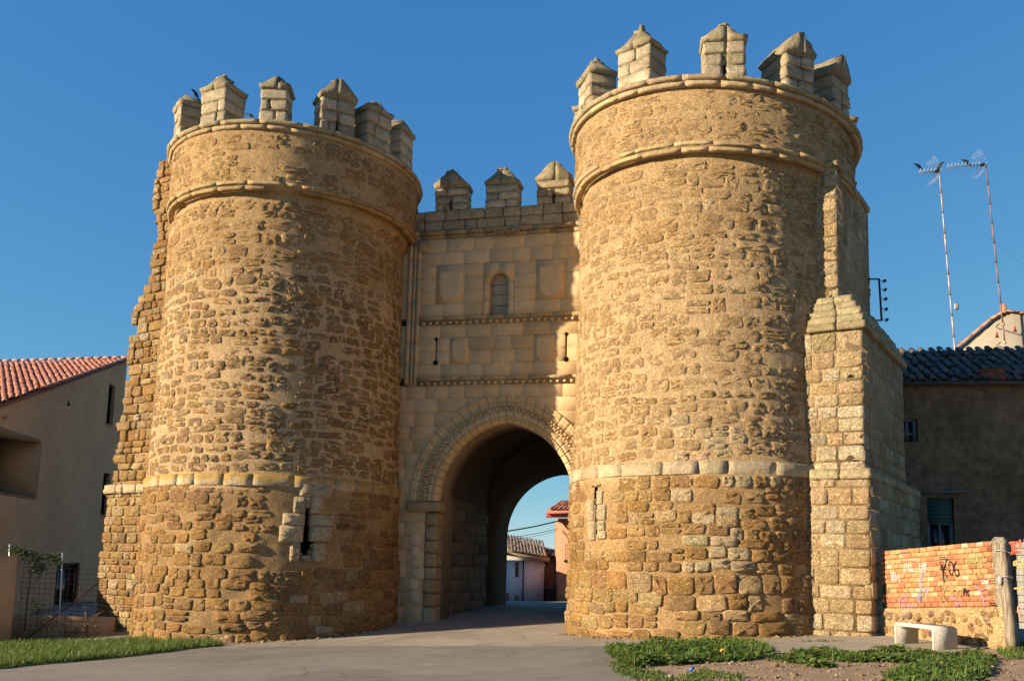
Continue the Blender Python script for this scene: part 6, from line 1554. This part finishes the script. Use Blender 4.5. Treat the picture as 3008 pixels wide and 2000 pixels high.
# ------------------------------------------------------------------ bench
def terrazzo():
    m, t, b = nt('aggregate_concrete'); p = wpos(t); v = N(t, 'ShaderNodeTexVoronoi'); v.inputs['Scale'].default_value = 95; t.links.new(p, v.inputs[0])
    n = N(t, 'ShaderNodeRGBToBW'); t.links.new(v.outputs['Color'], n.inputs[0])
    t.links.new(ramp(t, n.outputs[0], [(0.15, (0.24, 0.22, 0.19)), (0.4, (0.36, 0.33, 0.285)), (0.75, (0.44, 0.41, 0.36))]), b.inputs['Base Color']); bump(t, b, n.outputs[0], 0.4, 0.004); return m
M['aggregate'] = terrazzo(); M['pale'] = plain('pale_concrete', (0.66, 0.61, 0.52), 0.85, 0.08, 20)
bA, bB = at_ground(2628, 1892), at_ground(2745, 1910)
BUv = bB - bA; BUv[2] = 0; BLn = np.linalg.norm(BUv); BUv /= BLn; BDv = np.array([-BUv[1], BUv[0], 0]); BDv = BDv if BDv[0] > 0 else -BDv
bench = thing('bench', tuple(bA), 'white-edged concrete slab bench with rounded corners on the pavement', 'bench')
Hb = 0.44; Tb = 0.062; Db = 0.46
def bench_profile(inset, hgt):
    r = 0.105 - inset; o = [(inset, 0.0)]
    for t_ in np.linspace(PI, PI / 2, 6): o.append((inset + r + r * math.cos(t_), hgt - r + r * math.sin(t_)))
    for t_ in np.linspace(PI / 2, 0, 6): o.append((BLn - inset - r + r * math.cos(t_), hgt - r + r * math.sin(t_)))
    return o + [(BLn - inset, 0.0)]
po, pi_ = bench_profile(0, Hb), bench_profile(Tb, Hb - Tb)
gz0 = float(min(ground(bA[0], bA[1]), ground(bB[0], bB[1]))) - 0.02
def bench_mesh(d0, d1):
    n = len(po); V = []
    for d in (d0, d1):
        for pr in (po, pi_):
            for x, z in pr: V.append(np.array([bA[0], bA[1], gz0]) + BUv * x + BDv * d + EZ * z)
    F = []
    for k in range(n - 1):
        F += [(k, k + 1, n + k + 1, n + k), (2 * n + k + 1, 2 * n + k, 3 * n + k, 3 * n + k + 1), (k + 1, k, 2 * n + k, 2 * n + k + 1), (n + k, n + k + 1, 3 * n + k + 1, 3 * n + k)]
    F += [(0, n, 3 * n, 2 * n), (n - 1, 3 * n - 1, 4 * n - 1, 2 * n - 1)]
    return mesh_of('slab', np.array(V), F)
link('slab', bench_mesh(0.012, Db), M['aggregate'], bench)
link('edge_band', bench_mesh(0.0, 0.011), M['pale'], bench)

# ------------------------------------------------------------------ plants
def leafmat(name, c1, c2, tr=0.25):
    m, t, b = nt(name); col = N(t, 'ShaderNodeAttribute', attribute_name='Col').outputs['Color']; n = noise(t, wpos(t), 5, 3)
    t.links.new(mixc(t, n, mixc(t, 1.0, col, c1, 'MULTIPLY'), mixc(t, 1.0, col, c2, 'MULTIPLY')), b.inputs['Base Color']); b.inputs['Roughness'].default_value = 0.55; b.inputs['Specular IOR Level'].default_value = 0.35
    out = [x for x in t.nodes if x.type == 'OUTPUT_MATERIAL'][0]; tl = N(t, 'ShaderNodeBsdfTranslucent'); tl.inputs[0].default_value = (*[x * 1.2 for x in c2], 1); mx = N(t, 'ShaderNodeMixShader'); mx.inputs[0].default_value = tr
    t.links.new(b.outputs[0], mx.inputs[1]); t.links.new(tl.outputs[0], mx.inputs[2]); t.links.new(mx.outputs[0], out.inputs[0]); return m
M['leaf'] = leafmat('weed_leaf', (0.045, 0.095, 0.016), (0.115, 0.17, 0.034)); M['ivy'] = leafmat('vine_leaf', (0.04, 0.07, 0.02), (0.08, 0.11, 0.03)); M['straw'] = leafmat('dry_straw', (0.30, 0.20, 0.10), (0.42, 0.30, 0.16), 0.1)
def leaves(P, size, rng, tilt=0.9, col=(0.8, 1.25), narrow=0.6):
    """many small bent leaves (4 triangles each) at points P"""
    n = len(P); az = rng.uniform(0, 2 * PI, n); el = rng.uniform(-0.1, tilt, n); s = size * rng.uniform(0.5, 1.3, n)
    d = np.stack([np.cos(az) * np.cos(el), np.sin(az) * np.cos(el), np.sin(el)], -1); sd = np.stack([-np.sin(az), np.cos(az), np.zeros(n)], -1); up = np.cross(d, sd) * -1
    roll_ = rng.normal(0, 0.4, n)[:, None]; sd = sd * np.cos(roll_) + up * np.sin(roll_)
    s = s[:, None]; w = s * narrow * 0.5
    V = np.stack([P, P + d * s * 0.45 + sd * w - EZ * s * 0.05, P + d * s * 0.5 + EZ * s * 0.06, P + d * s * 0.45 - sd * w - EZ * s * 0.05, P + d * s - EZ * s * 0.22], 1)
    b = (np.arange(n) * 5)[:, None]; F = np.concatenate([b + np.array([[0, 1, 2]]), b + np.array([[0, 2, 3]]), b + np.array([[1, 4, 2]]), b + np.array([[2, 4, 3]])])
    C = np.repeat(rng.uniform(col[0], col[1], n)[:, None, None] * (1 + rng.normal(0, 0.08, (n, 1, 3))), 5, 1)
    dryl = rng.random(n) < 0.07; C = C * np.where(dryl[:, None, None], np.array([2.6, 1.35, 1.6]), 1.0)
    return V.reshape(-1, 3), F, C.reshape(-1, 3)
def blades(P, h, rng, w=0.006):
    n = len(P); az = rng.uniform(0, 2 * PI, n); hh = h * rng.uniform(0.5, 1.3, n); ln = rng.uniform(0.15, 0.7, n)
    d = np.stack([np.cos(az), np.sin(az), np.zeros(n)], -1); sd = np.stack([-np.sin(az), np.cos(az), np.zeros(n)], -1) * w
    m = P + d * (hh * ln * 0.35)[:, None] + EZ * (hh * 0.6)[:, None]; t = P + d * (hh * ln)[:, None] + EZ * (hh * (1 - 0.3 * ln))[:, None]
    V = np.stack([P - sd, P + sd, m + sd * 0.7, m - sd * 0.7, t], 1); b = (np.arange(n) * 5)[:, None]
    C = np.repeat(rng.uniform(0.8, 1.3, n)[:, None, None] * np.where(rng.random(n)[:, None, None] < 0.12, np.array([2.8, 1.5, 1.8]), np.array([1.1, 1.05, 0.9])), 5, 1)
    return V.reshape(-1, 3), [b + np.array([[0, 1, 2, 3]]), b + np.array([[3, 2, 4]])], np.broadcast_to(C, (n, 5, 3)).reshape(-1, 3)
def patch(name, px_poly, dens, hmax, leaf, rng, label, edge_noise=0.5, mat='leaf', grass=0.15, seed=0):
    """low growth over a ground area given by its outline seen in the picture, placed on the ground"""
    W = [at_ground(*p) for p in px_poly]; poly = [(p[0], p[1]) for p in W]; xs = [p[0] for p in poly]; ys = [p[1] for p in poly]
    area = 0.5 * abs(sum(poly[i][0] * poly[(i + 1) % len(poly)][1] - poly[(i + 1) % len(poly)][0] * poly[i][1] for i in range(len(poly))))
    n = int(dens * (max(xs) - min(xs)) * (max(ys) - min(ys)))
    X = rng.uniform(min(xs), max(xs), n); Y = rng.uniform(min(ys), max(ys), n); Q = np.stack([X, Y, np.full(n, seed * 3.3)], -1)
    nz = fbm(Q, 2.3, seed + 3, 3); k = inpoly(X + 0.12 * vnoise(Q, 2.5, 8), Y + 0.15 * vnoise(Q, 2.5, 9), poly) & (nz > -edge_noise)
    X, Y, nz = X[k], Y[k], nz[k]; hgt = hmax * 0.68 * np.clip(0.30 + 1.15 * nz, 0.06, 1.7)
    P = np.stack([X, Y, ground(X, Y) + hgt * rng.uniform(0, 1, len(X))**0.7 * 0.8], -1)
    mb = MB(); V, F, C = leaves(P, leaf, rng); mb.add(V, [F], C)
    ng = int(len(X) * grass); 
    if ng: 
        Pg_ = np.stack([X[:ng], Y[:ng], ground(X[:ng], Y[:ng])], -1); V, F, C = blades(Pg_, hmax * 1.0, rng); mb.add(V, F, C)
    o = mb.build(name, M[mat], None, kind='stuff'); o['label'] = label; o['category'] = 'grass' if grass > 0.6 else 'weeds'; print(name, len(X), 'area', round(area, 1)); return o
rP = np.random.default_rng(91)
patch('grass', [(-60, 1905), (0, 1898), (150, 1893), (330, 1886), (520, 1876), (600, 1880), (655, 1896), (560, 1906), (330, 1934), (150, 1950), (0, 1966), (-60, 1972)], 900, 0.20, 0.075, rP, 'lush green grass strip along the road below the ruined wall', 0.9, grass=1.2, seed=1)
patch('weeds', [(1778, 1903), (1860, 1893), (2000, 1890), (2140, 1885), (2240, 1890), (2260, 1912), (2200, 1940), (2050, 1945), (1900, 1955), (1850, 1965), (1800, 1930)], 1500, 0.19, 0.105, rP, 'dense green weeds at the foot of the round tower', 0.30, seed=2)
patch('weeds', [(2220, 1920), (2320, 1912), (2480, 1922), (2620, 1910), (2700, 1915), (2780, 1930), (2700, 1945), (2520, 1945), (2420, 1960), (2300, 1945)], 1500, 0.16, 0.10, rP, 'band of green weeds along the pavement edge near the bench', 0.20, seed=3)
patch('weeds', [(2620, 1985), (2720, 1950), (2800, 1925), (2900, 1925), (2920, 1945), (2870, 1990), (2850, 2030), (2620, 2030)], 1700, 0.19, 0.105, rP, 'clump of green weeds on bare soil in front of the bench', 0.32, seed=4)
patch('weeds', [(1800, 1945), (1870, 1962), (1990, 1990), (2010, 2030), (1860, 2030), (1800, 1970)], 900, 0.08, 0.05, rP, 'thin green growth along the road edge', 0.3, grass=0.5, seed=5)
patch('weeds', [(1990, 1975), (2080, 1970), (2200, 1985), (2180, 2010), (2020, 2010)], 700, 0.07, 0.05, rP, 'sparse low weeds on the bare soil', 0.1, grass=0.5, seed=6)
patch('weeds', [(2930, 1905), (3008, 1890), (3060, 1900), (3060, 1935), (2950, 1935)], 700, 0.10, 0.05, rP, 'straggly olive weeds below the plank fence', 0.4, grass=0.9, seed=7)
patch('weeds', [(2330, 1882), (2480, 1882), (2500, 1890), (2350, 1892)], 260, 0.06, 0.05, rP, 'few small weeds in the cracks of the pavement', 0.1, seed=8)
patch('weeds', [(2850, 1893), (2900, 1880), (2920, 1890), (2880, 1900)], 900, 0.12, 0.06, rP, 'small weed tuft behind the bench at the wall foot', 0.8, seed=9)
def pebbles():
    mb = MB(); n = 900; k = 0
    while k < n:
        px = rP.uniform(1850, 3050); py = rP.uniform(1935, 2040); P = at_ground(px, py); r = rP.uniform(0.008, 0.03) * (1.8 if rP.random() < 0.08 else 1)
        V, F = uvball((0, 0, 0), r, 6, 4, (1, rP.uniform(0.6, 1), 0.6)); V = V + rP.normal(0, r * 0.12, V.shape); mb.add(V + P + EZ * r * 0.1, F, jcol(((0.46, 0.36, 0.25), (0.55, 0.46, 0.34), (0.40, 0.26, 0.17))[rP.integers(3)], rP, 0.12)); k += 1
    o = mb.build('gravel', M['rubble'], None, True, kind='stuff'); o['label'] = 'loose stones scattered over the bare soil'; o['category'] = 'gravel'
pebbles()
def rubble_fringe():
    mb = MB()
    for (C, Rb_, a0, a1, n) in ((TL, 3.60, -1.3, 1.35, 520), (TR, 3.62, -1.35, 0.75, 520)):
        for k in range(n):
            a = rP.uniform(a0, a1); r = Rb_ + abs(rP.normal(0, 0.16)) - 0.04; x, y = C[0] + r * math.sin(a), C[1] - r * math.cos(a); sz = rP.uniform(0.010, 0.036) * (2.0 if rP.random() < 0.06 else 1)
            V, F = uvball((0, 0, 0), sz, 6, 4, (1, rP.uniform(0.6, 1), 0.62)); V = V + rP.normal(0, sz * 0.14, V.shape); mb.add(V + np.array([x, y, float(ground(x, y)) + sz * 0.25]), F, jcol(((0.46, 0.33, 0.19), (0.52, 0.40, 0.25), (0.42, 0.28, 0.15))[rP.integers(3)], rP, 0.12))
    o = mb.build('rubble', M['rubble'], None, False, kind='stuff'); o['label'] = 'crumbled stone fragments along the foot of both towers'; o['category'] = 'rubble'
rubble_fringe()
# litter
for (px, py, c, lab, nm, h) in ((2027, 1972, (0.05, 0.15, 0.55), 'small blue plastic cup lying on the bare soil', 'plastic_cup', 0.07), (2118, 1925, (0.75, 0.42, 0.08), 'crumpled orange and black wrapper caught in the weeds', 'wrapper', 0.055)):
    P = at_ground(px, py); V, F = tube([(0, 0, 0.0), (0.02, 0.01, h * 0.5), (0.05, 0.0, h)], [h * 0.32, h * 0.40, h * 0.30], 9); V = V + rP.normal(0, 0.004, V.shape)
    o = link(nm, mesh_of(nm, V, F, c), plain(nm + '_plastic', c, 0.4, 0.2, 40, spec=0.4)); o.location = Vector(P) + Vector((0, 0, 0.005 if nm[0] == 'p' else 0.07)); tag(o, lab, 'litter')
# climbing plant on the fence and dry weeds behind it
vine = thing('climbing_plant', tuple(fz(60, 1850)), 'dark climbing plant sprawling over the wire fence before the beige house', 'plant')
st = [fz(70, 1850), fz(78, 1760), fz(88, 1690), fz(60, 1630), fz(45, 1612)]; link('stem', mesh_of('stem', *tube([p - FN * 0.06 for p in st], [0.014, 0.013, 0.012, 0.010, 0.008], 6), smooth=True), M['rust'], vine)
for br_ in ([(88, 1690), (110, 1640), (130, 1625), (165, 1640)], [(60, 1630), (90, 1615), (110, 1625)], [(100, 1660), (115, 1690), (105, 1710)]): link('stem', mesh_of('stem', *tube([fz(*p) - FN * 0.05 for p in br_], 0.010, 5)), M['rust'], vine)
pts = []
for (x, y, sx, sy_, n) in ((62, 1620, 26, 10, 240), (95, 1636, 24, 16, 260), (112, 1668, 20, 20, 230), (150, 1636, 22, 12, 200), (42, 1612, 14, 9, 110), (168, 1650, 14, 12, 90), (110, 1790, 12, 26, 90), (130, 1835, 44, 14, 130)):
    for _ in range(n): P = fz(x + rP.normal(0, sx * 0.6), y + rP.normal(0, sy_ * 0.6)); pts.append(P + FN * rP.normal(-0.05, 0.14))
V, F, C = leaves(np.array(pts), 0.085, rP, 0.4, narrow=0.8); link('foliage', mesh_of('foliage', V, [F], C), M['ivy'], vine)
def dry(px, py, n, h, label):
    P = at_ground(px, py); mb = MB()
    for k in range(n):
        a = rP.uniform(0, 2 * PI); L = h * rP.uniform(0.5, 1.2); s = np.array([rP.normal(0, 0.12), rP.normal(0, 0.08), -0.02]); d = np.array([math.cos(a) * 0.5, math.sin(a) * 0.35, 1.0])
        mb.add(*tube([s, s + d * L * 0.55 + rP.normal(0, 0.03, 3), s + d * L * np.array([1.5, 1.5, 0.85])], 0.006, 4), (1, 1, 1))
    V, F, C = leaves(np.stack([rP.normal(0, 0.3, n * 6), rP.normal(0, 0.2, n * 6), np.abs(rP.normal(0, h * 0.5, n * 6))], -1), 0.06, rP, 1.2, narrow=0.25); mb.add(V, [F], C)
    o = mb.build('dry_weed', M['straw']); o.location = Vector(P); tag(o, label, 'plant')
dry(215, 1872, 30, 0.75, 'tall dry straw-coloured weeds growing through the wire fence'); dry(262, 1872, 14, 0.42, 'small tuft of dry weeds at the foot of the ruined wall')
